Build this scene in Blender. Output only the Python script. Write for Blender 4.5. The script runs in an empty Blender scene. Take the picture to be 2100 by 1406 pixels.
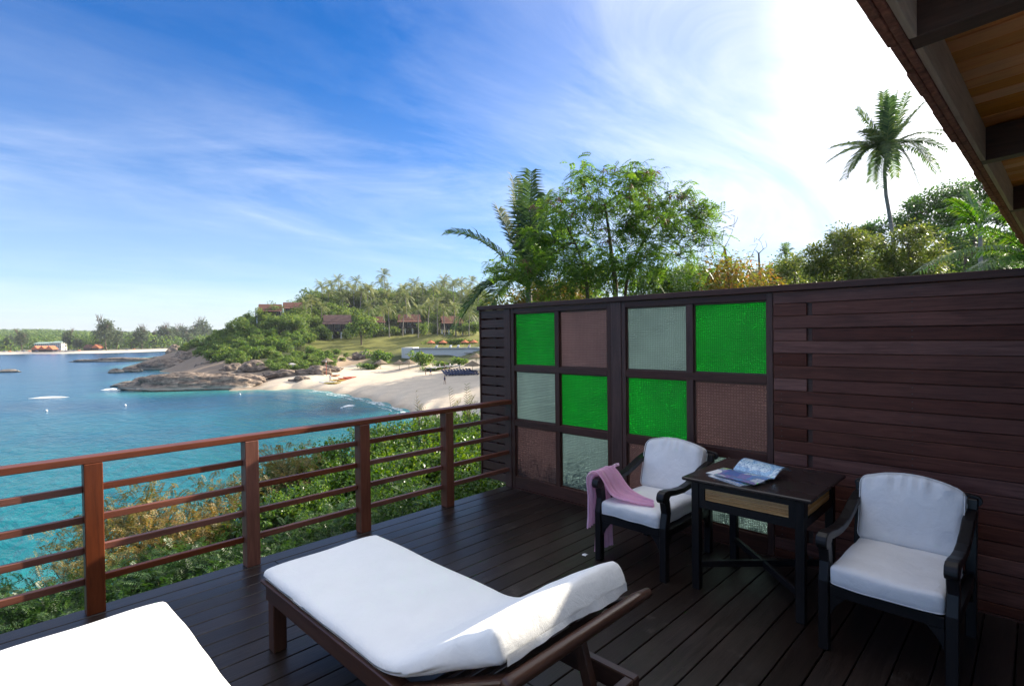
import bpy, bmesh, math, random
import numpy as np
from mathutils import Vector, Matrix, noise as mnoise

rad = math.radians
random.seed(11)
rng = np.random.default_rng(11)
sc = bpy.context.scene
col = sc.collection

# ------------------------------------------------------------------ camera
CAM = Vector((-4.1444, -4.1183, 1.657))
YAW, PITCH, ROLL, FPX = math.pi / 4 - 0.0085, 0.0138, -0.0128, 1100.62
FW = Vector((math.cos(YAW) * math.cos(PITCH), math.sin(YAW) * math.cos(PITCH), -math.sin(PITCH)))
_r = Vector((math.sin(YAW), -math.cos(YAW), 0))
_u = _r.cross(FW)
RT = _r * math.cos(ROLL) + _u * math.sin(ROLL)
UP = -_r * math.sin(ROLL) + _u * math.cos(ROLL)
cd = bpy.data.cameras.new('camera')
cam = bpy.data.objects.new('camera', cd)
col.objects.link(cam)
cam.matrix_world = Matrix(((RT.x, UP.x, -FW.x, CAM.x), (RT.y, UP.y, -FW.y, CAM.y), (RT.z, UP.z, -FW.z, CAM.z), (0, 0, 0, 1)))
cd.sensor_width = 36
cd.lens = FPX / 2100 * 36
cd.clip_start = 0.05
cd.clip_end = 30000
sc.camera = cam

# ------------------------------------------------------------------ light
SUN_DIR = Vector((1, -0.2, 0.464)).normalized()
SUN_EL = math.asin(SUN_DIR.z)
SUN_AZ = math.atan2(SUN_DIR.x, SUN_DIR.y)          # clockwise from +Y
sd = bpy.data.lights.new('sun', 'SUN')
sun = bpy.data.objects.new('sun', sd)
col.objects.link(sun)
sun.rotation_euler = SUN_DIR.to_track_quat('Z', 'Y').to_euler()
sd.energy = 5.0
sd.angle = rad(0.53)
sd.color = (1.0, 0.9, 0.74)

world = bpy.data.worlds.new('World')
sc.world = world
world.use_nodes = True
wt = world.node_tree
wt.nodes.clear()


def N(nt, typ, ins=None, **props):
    n = nt.nodes.new(typ)
    for k, v in props.items():
        setattr(n, k, v)
    for k, v in (ins or {}).items():
        s = n.inputs[k]
        if isinstance(v, bpy.types.NodeSocket):
            nt.links.new(v, s)
        else:
            s.default_value = v
    return n


def ramp(nt, fac, stops, interp='LINEAR'):
    n = nt.nodes.new('ShaderNodeValToRGB')
    n.color_ramp.interpolation = interp
    e = n.color_ramp.elements
    while len(e) < len(stops):
        e.new(0.5)
    for el, (p, c) in zip(e, stops):
        el.position = p
        el.color = c if len(c) == 4 else (*c, 1)
    nt.links.new(fac, n.inputs[0])
    return n.outputs[0]


def math_(nt, op, a, b=0.0, c=0.0, clamp=False):
    n = nt.nodes.new('ShaderNodeMath')
    n.operation = op
    n.use_clamp = clamp
    for i, v in enumerate((a, b, c)):
        if isinstance(v, bpy.types.NodeSocket):
            nt.links.new(v, n.inputs[i])
        else:
            n.inputs[i].default_value = v
    return n.outputs[0]


def mixc(nt, fac, a, b, blend='MIX'):
    n = nt.nodes.new('ShaderNodeMix')
    n.data_type = 'RGBA'
    n.blend_type = blend
    for i, v in ((0, fac), (6, a), (7, b)):
        if isinstance(v, bpy.types.NodeSocket):
            nt.links.new(v, n.inputs[i])
        else:
            n.inputs[i].default_value = v if i == 0 or len(v) == 4 else (*v, 1)
    return n.outputs[2]


sky = N(wt, 'ShaderNodeTexSky', sky_type='NISHITA')
sky.sun_disc = False
sky.sun_elevation = SUN_EL
sky.sun_rotation = SUN_AZ
sky.altitude = 0
sky.air_density = 1.0
sky.dust_density = 0.4
sky.ozone_density = 3.0
wtc = N(wt, 'ShaderNodeTexCoord').outputs['Generated']
sep = N(wt, 'ShaderNodeSeparateXYZ', {0: wtc})
zc = math_(wt, 'ADD', math_(wt, 'MAXIMUM', sep.outputs[2], 0.0), 0.13)
cu = math_(wt, 'DIVIDE', sep.outputs[0], zc)
cv = math_(wt, 'DIVIDE', sep.outputs[1], zc)
cvec = N(wt, 'ShaderNodeCombineXYZ', {0: cu, 1: cv, 2: 0.0}).outputs[0]
m1 = N(wt, 'ShaderNodeMapping', {'Vector': cvec, 'Rotation': (0, 0, rad(62)), 'Scale': (0.42, 0.95, 1), 'Location': (1.7, 0.4, 0)}).outputs[0]
n1 = N(wt, 'ShaderNodeTexNoise', {'Vector': m1, 'Scale': 1.5, 'Detail': 12.0, 'Roughness': 0.64, 'Distortion': 1.3}).outputs[0]
m2 = N(wt, 'ShaderNodeMapping', {'Vector': cvec, 'Rotation': (0, 0, rad(20)), 'Scale': (0.45, 0.8, 1), 'Location': (3.3, 1.2, 0)}).outputs[0]
n2 = N(wt, 'ShaderNodeTexNoise', {'Vector': m2, 'Scale': 0.9, 'Detail': 5.0, 'Roughness': 0.5, 'Distortion': 0.3}).outputs[0]
n3 = N(wt, 'ShaderNodeTexNoise', {'Vector': m2, 'Scale': 2.6, 'Detail': 12.0, 'Roughness': 0.66, 'Distortion': 0.5}).outputs[0]
c1 = ramp(wt, math_(wt, 'ADD', math_(wt, 'MULTIPLY', n1, 0.6), math_(wt, 'MULTIPLY', n3, 0.4)), [(0.42, (0, 0, 0)), (0.58, (0.35, 0.35, 0.35)), (0.78, (1, 1, 1))])
c2 = ramp(wt, n2, [(0.30, (0.1, 0.1, 0.1)), (0.66, (1, 1, 1))])
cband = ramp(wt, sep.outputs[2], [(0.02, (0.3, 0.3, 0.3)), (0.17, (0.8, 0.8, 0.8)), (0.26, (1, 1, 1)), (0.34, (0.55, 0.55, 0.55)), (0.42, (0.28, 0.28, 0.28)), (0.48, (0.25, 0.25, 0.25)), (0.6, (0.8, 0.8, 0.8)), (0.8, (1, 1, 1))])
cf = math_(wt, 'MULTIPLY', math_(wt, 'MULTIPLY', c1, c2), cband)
hz = ramp(wt, sep.outputs[2], [(0.0, (0.80, 0.80, 0.80)), (0.06, (0.70, 0.70, 0.70)), (0.16, (0.44, 0.44, 0.44)), (0.28, (0.2, 0.2, 0.2)), (0.40, (0.06, 0.06, 0.06)), (0.55, (0, 0, 0))])
gm = N(wt, 'ShaderNodeHueSaturation', {'Saturation': 2.5, 'Value': 1.0, 'Hue': 0.514, 'Color': sky.outputs[0]}).outputs[0]
skyc = mixc(wt, hz, gm, (4.3, 4.75, 5.9, 1))
over = ramp(wt, sep.outputs[2], [(0.48, (0, 0, 0)), (0.85, (0.75, 0.75, 0.75))], 'EASE')  # white cirrus added overhead, out of view, to brighten the terrace
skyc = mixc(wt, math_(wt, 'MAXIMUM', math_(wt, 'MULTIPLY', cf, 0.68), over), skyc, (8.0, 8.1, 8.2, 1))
# bright veil of cirrus on the sun's side of the sky
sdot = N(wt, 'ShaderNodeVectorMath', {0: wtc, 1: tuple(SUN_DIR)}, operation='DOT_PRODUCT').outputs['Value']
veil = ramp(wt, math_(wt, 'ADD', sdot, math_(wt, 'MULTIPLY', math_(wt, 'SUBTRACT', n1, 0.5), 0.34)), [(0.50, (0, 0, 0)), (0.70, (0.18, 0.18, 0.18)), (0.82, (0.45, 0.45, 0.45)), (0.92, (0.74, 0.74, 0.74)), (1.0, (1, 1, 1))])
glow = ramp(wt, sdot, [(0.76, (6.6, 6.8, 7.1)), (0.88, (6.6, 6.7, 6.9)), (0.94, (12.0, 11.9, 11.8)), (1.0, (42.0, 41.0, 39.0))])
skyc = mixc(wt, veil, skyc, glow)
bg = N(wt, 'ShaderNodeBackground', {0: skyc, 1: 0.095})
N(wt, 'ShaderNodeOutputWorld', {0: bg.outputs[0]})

sc.view_settings.view_transform = 'Standard'
sc.view_settings.look = 'None'
sc.view_settings.gamma = 1
sc.view_settings.exposure = 1.08
sc.view_settings.use_curve_mapping = False
sc.render.engine = 'CYCLES'
cy = sc.cycles
cy.max_bounces = 7
cy.diffuse_bounces = 4
cy.glossy_bounces = 3
cy.transmission_bounces = 5
cy.transparent_max_bounces = 8
cy.sample_clamp_indirect = 8
cy.volume_bounces = 0
cy.use_denoising = True
cy.caustics_reflective = False

# ------------------------------------------------------------------ helpers


def at(px, py, depth):
    """the point seen at pixel (px, py) of the 2100-wide photograph at a forward distance"""
    return CAM + (FW + RT * ((px - 1050) / FPX) - UP * ((py - 703) / FPX)) * depth


FH = Vector((math.cos(YAW), math.sin(YAW), 0))
RH = Vector((math.sin(YAW), -math.cos(YAW), 0))
SEA = -10.39


def W(u, v, zs):
    """metres right, metres ahead, metres above the sea -> world"""
    p = CAM + RH * u + FH * v
    return Vector((p.x, p.y, SEA + zs))


def hy(px):
    return 688 - 0.0128 * (px - 1050)


def tag(o, label=None, cat=None, group=None, kind=None):
    if label:
        o['label'] = label
    if cat:
        o['category'] = cat
    if group:
        o['group'] = group
    if kind:
        o['kind'] = kind
    return o


def thing(name, label, cat, loc=(0, 0, 0), rz=0.0, group=None):
    o = bpy.data.objects.new(name, None)
    o.empty_display_size = 0.1
    col.objects.link(o)
    o.location = loc
    o.rotation_euler = (0, 0, rz)
    return tag(o, label, cat, group)


def link(name, me, mat, parent=None):
    o = bpy.data.objects.new(name, me)
    col.objects.link(o)
    if mat is not None and len(me.materials) == 0:
        me.materials.append(mat)
    if parent is not None:
        o.parent = parent
    return o


def copy_tree(o, parent=None):
    c = o.copy()
    col.objects.link(c)
    if parent is not None:
        c.parent = parent
        c.matrix_parent_inverse = o.matrix_parent_inverse
    for ch in list(o.children):
        copy_tree(ch, c)
    return c


def place(o, loc, rz=0.0, s=1.0, sz=None):
    o.location = loc
    o.rotation_euler = (0, 0, rz)
    o.scale = (s, s, s if sz is None else sz)
    return o


class MB:
    def __init__(self):
        self.v = []
        self.f = []

    def add(self, vs, fs):
        b = len(self.v)
        self.v += [tuple(p) for p in vs]
        self.f += [tuple(i + b for i in f) for f in fs]
        return self

    def hexa(self, p):          # 4 bottom (ccw), 4 top
        return self.add(p, [(3, 2, 1, 0), (4, 5, 6, 7), (0, 1, 5, 4), (1, 2, 6, 5), (2, 3, 7, 6), (3, 0, 4, 7)])

    def box(self, x0, x1, y0, y1, z0, z1):
        return self.hexa([(x0, y0, z0), (x1, y0, z0), (x1, y1, z0), (x0, y1, z0), (x0, y0, z1), (x1, y0, z1), (x1, y1, z1), (x0, y1, z1)])

    def bar(self, p, q, w, h, up=(0, 0, 1)):
        p, q = Vector(p), Vector(q)
        d = (q - p).normalized()
        s = d.cross(Vector(up)).normalized() * (w / 2)
        t = s.cross(d).normalized() * (h / 2)
        return self.hexa([p - s - t, p + s - t, q + s - t, q - s - t, p - s + t, p + s + t, q + s + t, q - s + t])

    def prism(self, pts, fn, a, b):
        """outline pts (2-d), fn(p, t)->3-d, between t=a and t=b"""
        n = len(pts)
        vs = [fn(p, a) for p in pts] + [fn(p, b) for p in pts]
        fs = [tuple(range(n))[::-1], tuple(range(n, 2 * n))]
        fs += [(i, (i + 1) % n, n + (i + 1) % n, n + i) for i in range(n)]
        return self.add(vs, fs)

    def tube(self, pts, rs, n=6, cap=True):
        pts = [Vector(p) for p in pts]
        vs, fs = [], []
        ref = Vector((0.31, 0.2, 0.93))
        for i, p in enumerate(pts):
            d = (pts[min(i + 1, len(pts) - 1)] - pts[max(i - 1, 0)])
            if d.length < 1e-6:
                d = Vector((0, 0, 1))
            d.normalize()
            if abs(d.dot(ref)) > 0.97:
                ref = Vector((1, 0.1, 0))
            a = d.cross(ref).normalized()
            b = d.cross(a)
            r = rs[i] if hasattr(rs, '__len__') else rs
            for k in range(n):
                t = 2 * math.pi * k / n
                vs.append(p + (a * math.cos(t) + b * math.sin(t)) * r)
        for i in range(len(pts) - 1):
            for k in range(n):
                k2 = (k + 1) % n
                fs.append((i * n + k, i * n + k2, (i + 1) * n + k2, (i + 1) * n + k))
        if cap:
            fs.append(tuple(range(n))[::-1])
            fs.append(tuple((len(pts) - 1) * n + k for k in range(n)))
        return self.add(vs, fs)

    def grid(self, P):
        """P[i][j] points"""
        nu, nv = len(P), len(P[0])
        vs = [p for row in P for p in row]
        fs = [(i * nv + j, (i + 1) * nv + j, (i + 1) * nv + j + 1, i * nv + j + 1) for i in range(nu - 1) for j in range(nv - 1)]
        return self.add(vs, fs)

    def mesh(self, name, bevel=0.0, seg=1, smooth=False, fix=True):
        me = bpy.data.meshes.new(name)
        me.from_pydata(self.v, [], self.f)
        if fix or bevel:
            bm = bmesh.new()
            bm.from_mesh(me)
            if bevel:
                es = [e for e in bm.edges if len(e.link_faces) == 2 and e.calc_face_angle(0) > 0.5]
                bmesh.ops.bevel(bm, geom=es, offset=bevel, segments=seg, affect='EDGES', clamp_overlap=True, profile=0.5)
            bmesh.ops.recalc_face_normals(bm, faces=bm.faces)
            bm.to_mesh(me)
            bm.free()
        if smooth:
            me.polygons.foreach_set('use_smooth', [True] * len(me.polygons))
        me.update()
        return me

    def build(self, name, mat, parent=None, bevel=0.0, seg=1, smooth=False, world=False, fix=True):
        if world and parent is not None:
            o = Vector(parent.location)
            self.v = [(p[0] - o.x, p[1] - o.y, p[2] - o.z) for p in self.v]
        return link(name, self.mesh(name, bevel, seg, smooth, fix), mat, parent)


def quad_mesh(name, Q, smooth=False):
    Q = np.asarray(Q, dtype=np.float32).reshape(-1, 4, 3)
    n = len(Q)
    me = bpy.data.meshes.new(name)
    me.vertices.add(4 * n)
    me.vertices.foreach_set('co', Q.ravel())
    me.loops.add(4 * n)
    me.loops.foreach_set('vertex_index', np.arange(4 * n, dtype=np.int32))
    me.polygons.add(n)
    me.polygons.foreach_set('loop_start', np.arange(0, 4 * n, 4, dtype=np.int32))
    if smooth:
        me.polygons.foreach_set('use_smooth', np.ones(n, dtype=bool))
    me.update(calc_edges=True)
    return me


def unit(a):
    return a / np.maximum(np.linalg.norm(a, axis=-1, keepdims=True), 1e-9)


def rnd_dir(n, up=0.0):
    d = rng.normal(size=(n, 3))
    d[:, 2] += up
    return unit(d)


def leaves(P, D, Nn, L, Wd, droop=0.0):
    """leaf-shaped quads: base, side, tip, side"""
    P, D = np.asarray(P), unit(np.asarray(D))
    n = len(P)
    L = np.broadcast_to(np.asarray(L, float), (n,))[:, None]
    Wd = np.broadcast_to(np.asarray(Wd, float), (n,))[:, None]
    S = unit(np.cross(D, Nn))
    tip = P + D * L
    tip[:, 2:3] -= L * droop
    mid = P + D * L * 0.45
    return np.stack([P, mid + S * Wd / 2, tip, mid - S * Wd / 2], axis=1)


# ------------------------------------------------------------------ materials


def newmat(name):
    m = bpy.data.materials.new(name)
    m.use_nodes = True
    m.node_tree.nodes.clear()
    return m, m.node_tree


def out(nt, sh, disp=None):
    o = N(nt, 'ShaderNodeOutputMaterial', {0: sh})
    return o


def pbsdf(nt, **k):
    names = {'color': 'Base Color', 'rough': 'Roughness', 'spec': 'Specular IOR Level', 'normal': 'Normal', 'metal': 'Metallic',
             'coat': 'Coat Weight', 'coatr': 'Coat Roughness', 'sheen': 'Sheen Weight', 'trans': 'Transmission Weight', 'ior': 'IOR',
             'sss': 'Subsurface Weight'}
    ins = {}
    for a, v in k.items():
        if a == 'color' and not isinstance(v, bpy.types.NodeSocket) and len(v) == 3:
            v = (*v, 1)
        ins[names[a]] = v
    return N(nt, 'ShaderNodeBsdfPrincipled', ins).outputs[0]


def objvec(nt, scale=(1, 1, 1), jitter=40.0):
    tc = N(nt, 'ShaderNodeTexCoord').outputs['Object']
    r = N(nt, 'ShaderNodeObjectInfo').outputs['Random']
    off = math_(nt, 'MULTIPLY', r, jitter)
    v = N(nt, 'ShaderNodeVectorMath', {0: tc, 1: N(nt, 'ShaderNodeCombineXYZ', {0: off, 1: off, 2: off}).outputs[0]}, operation='ADD').outputs[0]
    return N(nt, 'ShaderNodeMapping', {'Vector': v, 'Scale': scale}).outputs[0], r


def noise_(nt, vec, scale, detail=4.0, rough=0.55, dist=0.0):
    return N(nt, 'ShaderNodeTexNoise', {'Vector': vec, 'Scale': scale, 'Detail': detail, 'Roughness': rough, 'Distortion': dist}).outputs[0]


def bump_(nt, h, strength=0.2, dist=0.01, normal=None):
    ins = {'Height': h, 'Strength': strength, 'Distance': dist}
    if normal is not None:
        ins['Normal'] = normal
    return N(nt, 'ShaderNodeBump', ins).outputs[0]


def wood(name, c1, c2, axis=0, rough=0.4, bump=0.25, wear=0.0, wearc=(0.16, 0.14, 0.12), spec=0.5, var=0.35, fine=14.0):
    m, nt = newmat(name)
    s = [fine] * 3
    s[axis] = 0.9
    v, r = objvec(nt, tuple(s))
    v2, _ = objvec(nt, (1, 1, 1))
    g = noise_(nt, v, 3.0, 6.0, 0.6, 0.9)
    f = noise_(nt, v, 14.0, 3.0, 0.6, 0.2)
    blot = noise_(nt, v2, 2.3, 3.0, 0.5)
    t = math_(nt, 'ADD', math_(nt, 'MULTIPLY', g, 0.7), math_(nt, 'MULTIPLY', f, 0.3))
    c = ramp(nt, t, [(0.32, c1), (0.68, c2)])
    val = math_(nt, 'ADD', math_(nt, 'MULTIPLY', r, var), 1 - var / 2)
    val = math_(nt, 'MULTIPLY', val, math_(nt, 'ADD', math_(nt, 'MULTIPLY', blot, 0.7), 0.65))
    hs = N(nt, 'ShaderNodeHueSaturation', {'Color': c, 'Value': val, 'Saturation': math_(nt, 'ADD', math_(nt, 'MULTIPLY', r, -0.3), 1.1)}).outputs[0]
    rg = math_(nt, 'ADD', math_(nt, 'MULTIPLY', blot, 0.25), rough - 0.12)
    if wear:
        w1 = noise_(nt, v2, 9.0, 8.0, 0.72, 0.4)
        w2 = noise_(nt, v2, 1.1, 3.0, 0.5)
        wf = math_(nt, 'MULTIPLY', ramp(nt, w1, [(0.56, (0, 0, 0)), (0.75, (1, 1, 1))]), ramp(nt, w2, [(0.42, (0, 0, 0)), (0.68, (1, 1, 1))]))
        sp = N(nt, 'ShaderNodeTexVoronoi', {'Vector': v2, 'Scale': 9.0}).outputs['Distance']
        spf = ramp(nt, sp, [(0.03, (1, 1, 1)), (0.06, (0, 0, 0))])
        wf = math_(nt, 'MULTIPLY', math_(nt, 'MAXIMUM', wf, math_(nt, 'MULTIPLY', spf, 0.5)), wear)
        hs = mixc(nt, wf, hs, wearc)
        rg = math_(nt, 'ADD', rg, math_(nt, 'MULTIPLY', wf, 0.3))
    nrm = bump_(nt, t, bump, 0.004)
    out(nt, pbsdf(nt, color=hs, rough=rg, normal=nrm, spec=spec))
    return m


def cloth(name, c, rough=0.9, weave=900.0, bump=0.12, var=0.08, sheen=0.2, translucent=0.0):
    m, nt = newmat(name)
    v, r = objvec(nt)
    n = noise_(nt, v, 6.0, 5.0, 0.6)
    w = noise_(nt, v, weave, 2.0, 0.5)
    dk = tuple(x * (1 - var * 2) for x in c)
    cc = ramp(nt, n, [(0.3, dk), (0.65, c)])
    fold = noise_(nt, v, 11.0, 4.0, 0.55, 0.5)
    h = math_(nt, 'ADD', math_(nt, 'MULTIPLY', w, 0.1), fold)
    sh = pbsdf(nt, color=cc, rough=rough, sheen=sheen, normal=bump_(nt, h, bump, 0.02), spec=0.2)
    if translucent:
        tr = N(nt, 'ShaderNodeBsdfTranslucent', {0: cc}).outputs[0]
        sh = N(nt, 'ShaderNodeMixShader', {0: translucent, 1: sh, 2: tr}).outputs[0]
    out(nt, sh)
    return m


def leafmat(name, cols, trans=0.3, rough=0.42, spec=0.5, scale=1.2, jit=0.55):
    m, nt = newmat(name)
    g = N(nt, 'ShaderNodeNewGeometry')
    oi = N(nt, 'ShaderNodeObjectInfo').outputs['Random']
    tc = N(nt, 'ShaderNodeTexCoord').outputs['Object']
    n = noise_(nt, tc, scale, 2.0, 0.5)
    t = math_(nt, 'ADD', math_(nt, 'MULTIPLY', g.outputs['Random Per Island'], 1 - jit), math_(nt, 'MULTIPLY', n, jit))
    t = math_(nt, 'ADD', t, math_(nt, 'MULTIPLY', math_(nt, 'SUBTRACT', oi, 0.5), 0.12))
    k = len(cols)
    c = ramp(nt, t, [(0.22 + 0.56 * i / (k - 1), cc) for i, cc in enumerate(cols)])
    sh = pbsdf(nt, color=c, rough=rough, spec=spec)
    tcx = N(nt, 'ShaderNodeHueSaturation', {'Color': c, 'Saturation': 1.15, 'Value': 1.7, 'Hue': 0.488}).outputs[0]
    tr = N(nt, 'ShaderNodeBsdfTranslucent', {0: tcx}).outputs[0]
    out(nt, N(nt, 'ShaderNodeMixShader', {0: trans, 1: sh, 2: tr}).outputs[0])
    return m


def plain(name, c, rough=0.6, spec=0.4, n=0.12, scale=4.0, bump=0.1, metal=0.0):
    m, nt = newmat(name)
    v, r = objvec(nt)
    t = noise_(nt, v, scale, 5.0, 0.6)
    cc = ramp(nt, t, [(0.3, tuple(x * (1 - n) for x in c)), (0.7, tuple(min(1, x * (1 + n)) for x in c))])
    out(nt, pbsdf(nt, color=cc, rough=rough, spec=spec, metal=metal, normal=bump_(nt, t, bump, 0.02)))
    return m


def glass(name, c, pattern, body=0.9):
    """figured glass: pressed relief that scatters what comes through"""
    m, nt = newmat(name)
    v, r = objvec(nt, (1, 1, 1), 3.0)
    if pattern == 'ring':
        d = N(nt, 'ShaderNodeTexVoronoi', {'Vector': v, 'Scale': 44.0, 'Randomness': 0.12}).outputs['Distance']
        h = math_(nt, 'SINE', math_(nt, 'MULTIPLY', d, 13.0))
    else:
        sp = N(nt, 'ShaderNodeSeparateXYZ', {0: v})
        a = math_(nt, 'SINE', math_(nt, 'MULTIPLY', math_(nt, 'ADD', sp.outputs[1], sp.outputs[2]), 190.0))
        b = math_(nt, 'SINE', math_(nt, 'MULTIPLY', math_(nt, 'SUBTRACT', sp.outputs[1], sp.outputs[2]), 190.0))
        h = math_(nt, 'MULTIPLY', a, b)
    big = noise_(nt, v, 2.2, 3.0, 0.55)
    dirt = noise_(nt, v, 26.0, 5.0, 0.7)
    hn = math_(nt, 'ADD', math_(nt, 'MULTIPLY', h, 0.5), 0.5)
    cc = mixc(nt, math_(nt, 'MULTIPLY', hn, 0.65), c, tuple(x * 0.34 for x in c))
    cc = mixc(nt, ramp(nt, big, [(0.35, (0.45, 0.45, 0.45)), (0.65, (0, 0, 0))]), cc, tuple(x * 0.5 for x in c))
    cc = mixc(nt, ramp(nt, dirt, [(0.66, (0, 0, 0)), (0.78, (0.35, 0.35, 0.35))]), cc, (0.5, 0.5, 0.46))
    nr = bump_(nt, h, 0.9, 0.003)
    tr = N(nt, 'ShaderNodeBsdfTranslucent', {0: cc, 'Normal': nr}).outputs[0]
    rf = N(nt, 'ShaderNodeBsdfRefraction', {0: cc, 'Roughness': 0.30, 'IOR': 1.12, 'Normal': nr}).outputs[0]
    gl = N(nt, 'ShaderNodeBsdfGlossy', {0: (1, 1, 1, 1), 'Roughness': 0.22, 'Normal': nr}).outputs[0]
    df = N(nt, 'ShaderNodeBsdfDiffuse', {0: cc}).outputs[0]
    a = N(nt, 'ShaderNodeMixShader', {0: 0.5, 1: tr, 2: rf}).outputs[0]
    a = N(nt, 'ShaderNodeMixShader', {0: 1 - body, 1: a, 2: df}).outputs[0]
    fr = N(nt, 'ShaderNodeFresnel', {0: 1.4}).outputs[0]
    out(nt, N(nt, 'ShaderNodeMixShader', {0: fr, 1: a, 2: gl}).outputs[0])
    return m


M = {}
M['rail'] = wood('rail_wood', (0.10, 0.028, 0.013), (0.21, 0.062, 0.030), 0, 0.45, 0.2, spec=0.3)
M['post'] = wood('post_wood', (0.10, 0.028, 0.013), (0.21, 0.062, 0.030), 2, 0.45, 0.2, spec=0.3)
M['deck'] = wood('deck_wood', (0.011, 0.0065, 0.005), (0.032, 0.020, 0.015), 0, 0.36, 0.5, wear=0.8, wearc=(0.11, 0.09, 0.075), var=0.8, spec=0.42)
M['board'] = wood('board_wood', (0.062, 0.017, 0.010), (0.175, 0.056, 0.036), 1, 0.5, 0.3, var=0.75, spec=0.22)
M['frame_h'] = wood('frame_wood_horizontal', (0.044, 0.018, 0.013), (0.10, 0.042, 0.031), 1, 0.48, 0.2, spec=0.3)
M['frame_v'] = wood('frame_wood_vertical', (0.044, 0.018, 0.013), (0.10, 0.042, 0.031), 2, 0.48, 0.2, spec=0.3)
M['bead'] = wood('bead_wood', (0.045, 0.016, 0.008), (0.085, 0.034, 0.018), 2, 0.5, 0.2)
M['black_x'] = wood('dark_lacquer_x', (0.005, 0.0045, 0.005), (0.014, 0.011, 0.011), 0, 0.38, 0.12, spec=0.32)
M['black_z'] = wood('dark_lacquer_z', (0.005, 0.0045, 0.005), (0.014, 0.011, 0.011), 2, 0.38, 0.12, spec=0.32)
M['tabletop'] = wood('tabletop_wood', (0.012, 0.008, 0.008), (0.030, 0.018, 0.016), 1, 0.26, 0.1)
M['bamboo'] = wood('bamboo_strip', (0.42, 0.18, 0.04), (0.66, 0.36, 0.11), 1, 0.5, 0.3)
M['teak_y'] = wood('lounger_wood_y', (0.040, 0.016, 0.010), (0.095, 0.042, 0.026), 1, 0.36, 0.2)
M['teak_x'] = wood('lounger_wood_x', (0.040, 0.016, 0.010), (0.095, 0.042, 0.026), 0, 0.36, 0.2)
M['teak_z'] = wood('lounger_wood_z', (0.045, 0.016, 0.009), (0.105, 0.043, 0.025), 2, 0.36, 0.2)
M['soffit'] = wood('soffit_wood', (0.70, 0.18, 0.028), (0.86, 0.32, 0.065), 1, 0.5, 0.2, var=0.4)
M['rafter'] = wood('rafter_wood', (0.045, 0.016, 0.009), (0.10, 0.038, 0.02), 1, 0.6, 0.3)
M['fascia'] = wood('weathered_grey_wood', (0.42, 0.29, 0.20), (0.62, 0.47, 0.35), 0, 0.8, 0.4)
M['tile_edge'] = plain('red_clay_edge', (0.30, 0.115, 0.075), 0.8, 0.3, 0.55, 26.0, 0.6)
M['tile'] = plain('roof_tile', (0.20, 0.085, 0.06), 0.8, 0.3, 0.4, 9.0, 0.3)
M['cushion'] = cloth('white_canvas', (0.80, 0.78, 0.77), 0.9, 900, 0.45, 0.03)
M['mattress'] = cloth('white_towelling', (0.82, 0.82, 0.815), 0.95, 500, 0.35, 0.02)
M['scarf'] = cloth('pink_voile', (0.92, 0.52, 0.70), 0.8, 800, 0.1, 0.1, 0.4, 0.35)
M['green_glass'] = glass('green_figured_glass', (0.04, 0.47, 0.08), 'diamond')
M['mauve_glass'] = glass('mauve_figured_glass', (0.31, 0.235, 0.235), 'ring')
M['mauve_glass_fine'] = glass('mauve_fine_glass', (0.32, 0.255, 0.265), 'diamond')
M['clear_glass'] = glass('pale_figured_glass', (0.38, 0.48, 0.48), 'diamond')
M['paper'] = plain('paper_edge', (0.75, 0.75, 0.76), 0.6, 0.4, 0.05)
M['bark'] = plain('bark', (0.13, 0.095, 0.07), 0.9, 0.2, 0.4, 9.0, 0.8)
M['palm_bark'] = plain('palm_bark', (0.28, 0.245, 0.21), 0.9, 0.2, 0.35, 6.0, 0.7)
M['stem'] = plain('green_stem', (0.12, 0.09, 0.04), 0.7, 0.3, 0.3)
M['pod'] = leafmat('seed_pod', [(0.07, 0.03, 0.022), (0.16, 0.075, 0.045), (0.24, 0.12, 0.06)], 0.2, 0.5)
M['leucaena'] = leafmat('feathery_leaf', [(0.036, 0.085, 0.018), (0.08, 0.16, 0.03), (0.14, 0.22, 0.045)], 0.55, 0.45)
M['bush_round'] = leafmat('round_leaf', [(0.032, 0.085, 0.013), (0.08, 0.165, 0.02), (0.19, 0.26, 0.04)], 0.35, 0.36)
M['bush_feather'] = leafmat('acacia_leaf', [(0.020, 0.055, 0.014), (0.04, 0.095, 0.02), (0.08, 0.13, 0.03)], 0.35, 0.42)
M['bush_dry'] = leafmat('dry_acacia_leaf', [(0.07, 0.10, 0.025), (0.20, 0.17, 0.05), (0.36, 0.22, 0.08)], 0.35, 0.5)
M['olive'] = leafmat('olive_leaf', [(0.040, 0.068, 0.016), (0.095, 0.135, 0.030), (0.19, 0.20, 0.05)], 0.52, 0.42)
M['yellow'] = leafmat('yellowing_leaf', [(0.06, 0.10, 0.018), (0.16, 0.17, 0.03), (0.28, 0.15, 0.05)], 0.4, 0.45)
M['rain'] = leafmat('canopy_leaf', [(0.030, 0.075, 0.020), (0.06, 0.125, 0.03), (0.10, 0.18, 0.04)], 0.48, 0.42)
M['palm_leaf'] = leafmat('palm_leaflet', [(0.024, 0.055, 0.022), (0.06, 0.11, 0.035), (0.13, 0.17, 0.05)], 0.45, 0.55, 0.25)
M['palm_bright'] = leafmat('bright_palm_leaflet', [(0.03, 0.09, 0.012), (0.06, 0.16, 0.02), (0.15, 0.22, 0.04)], 0.4, 0.34, 0.6)
M['far_tree'] = leafmat('headland_leaf', [(0.042, 0.10, 0.02), (0.125, 0.20, 0.04), (0.24, 0.28, 0.075)], 0.38, 0.6, 0.3, 0.35)
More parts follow.
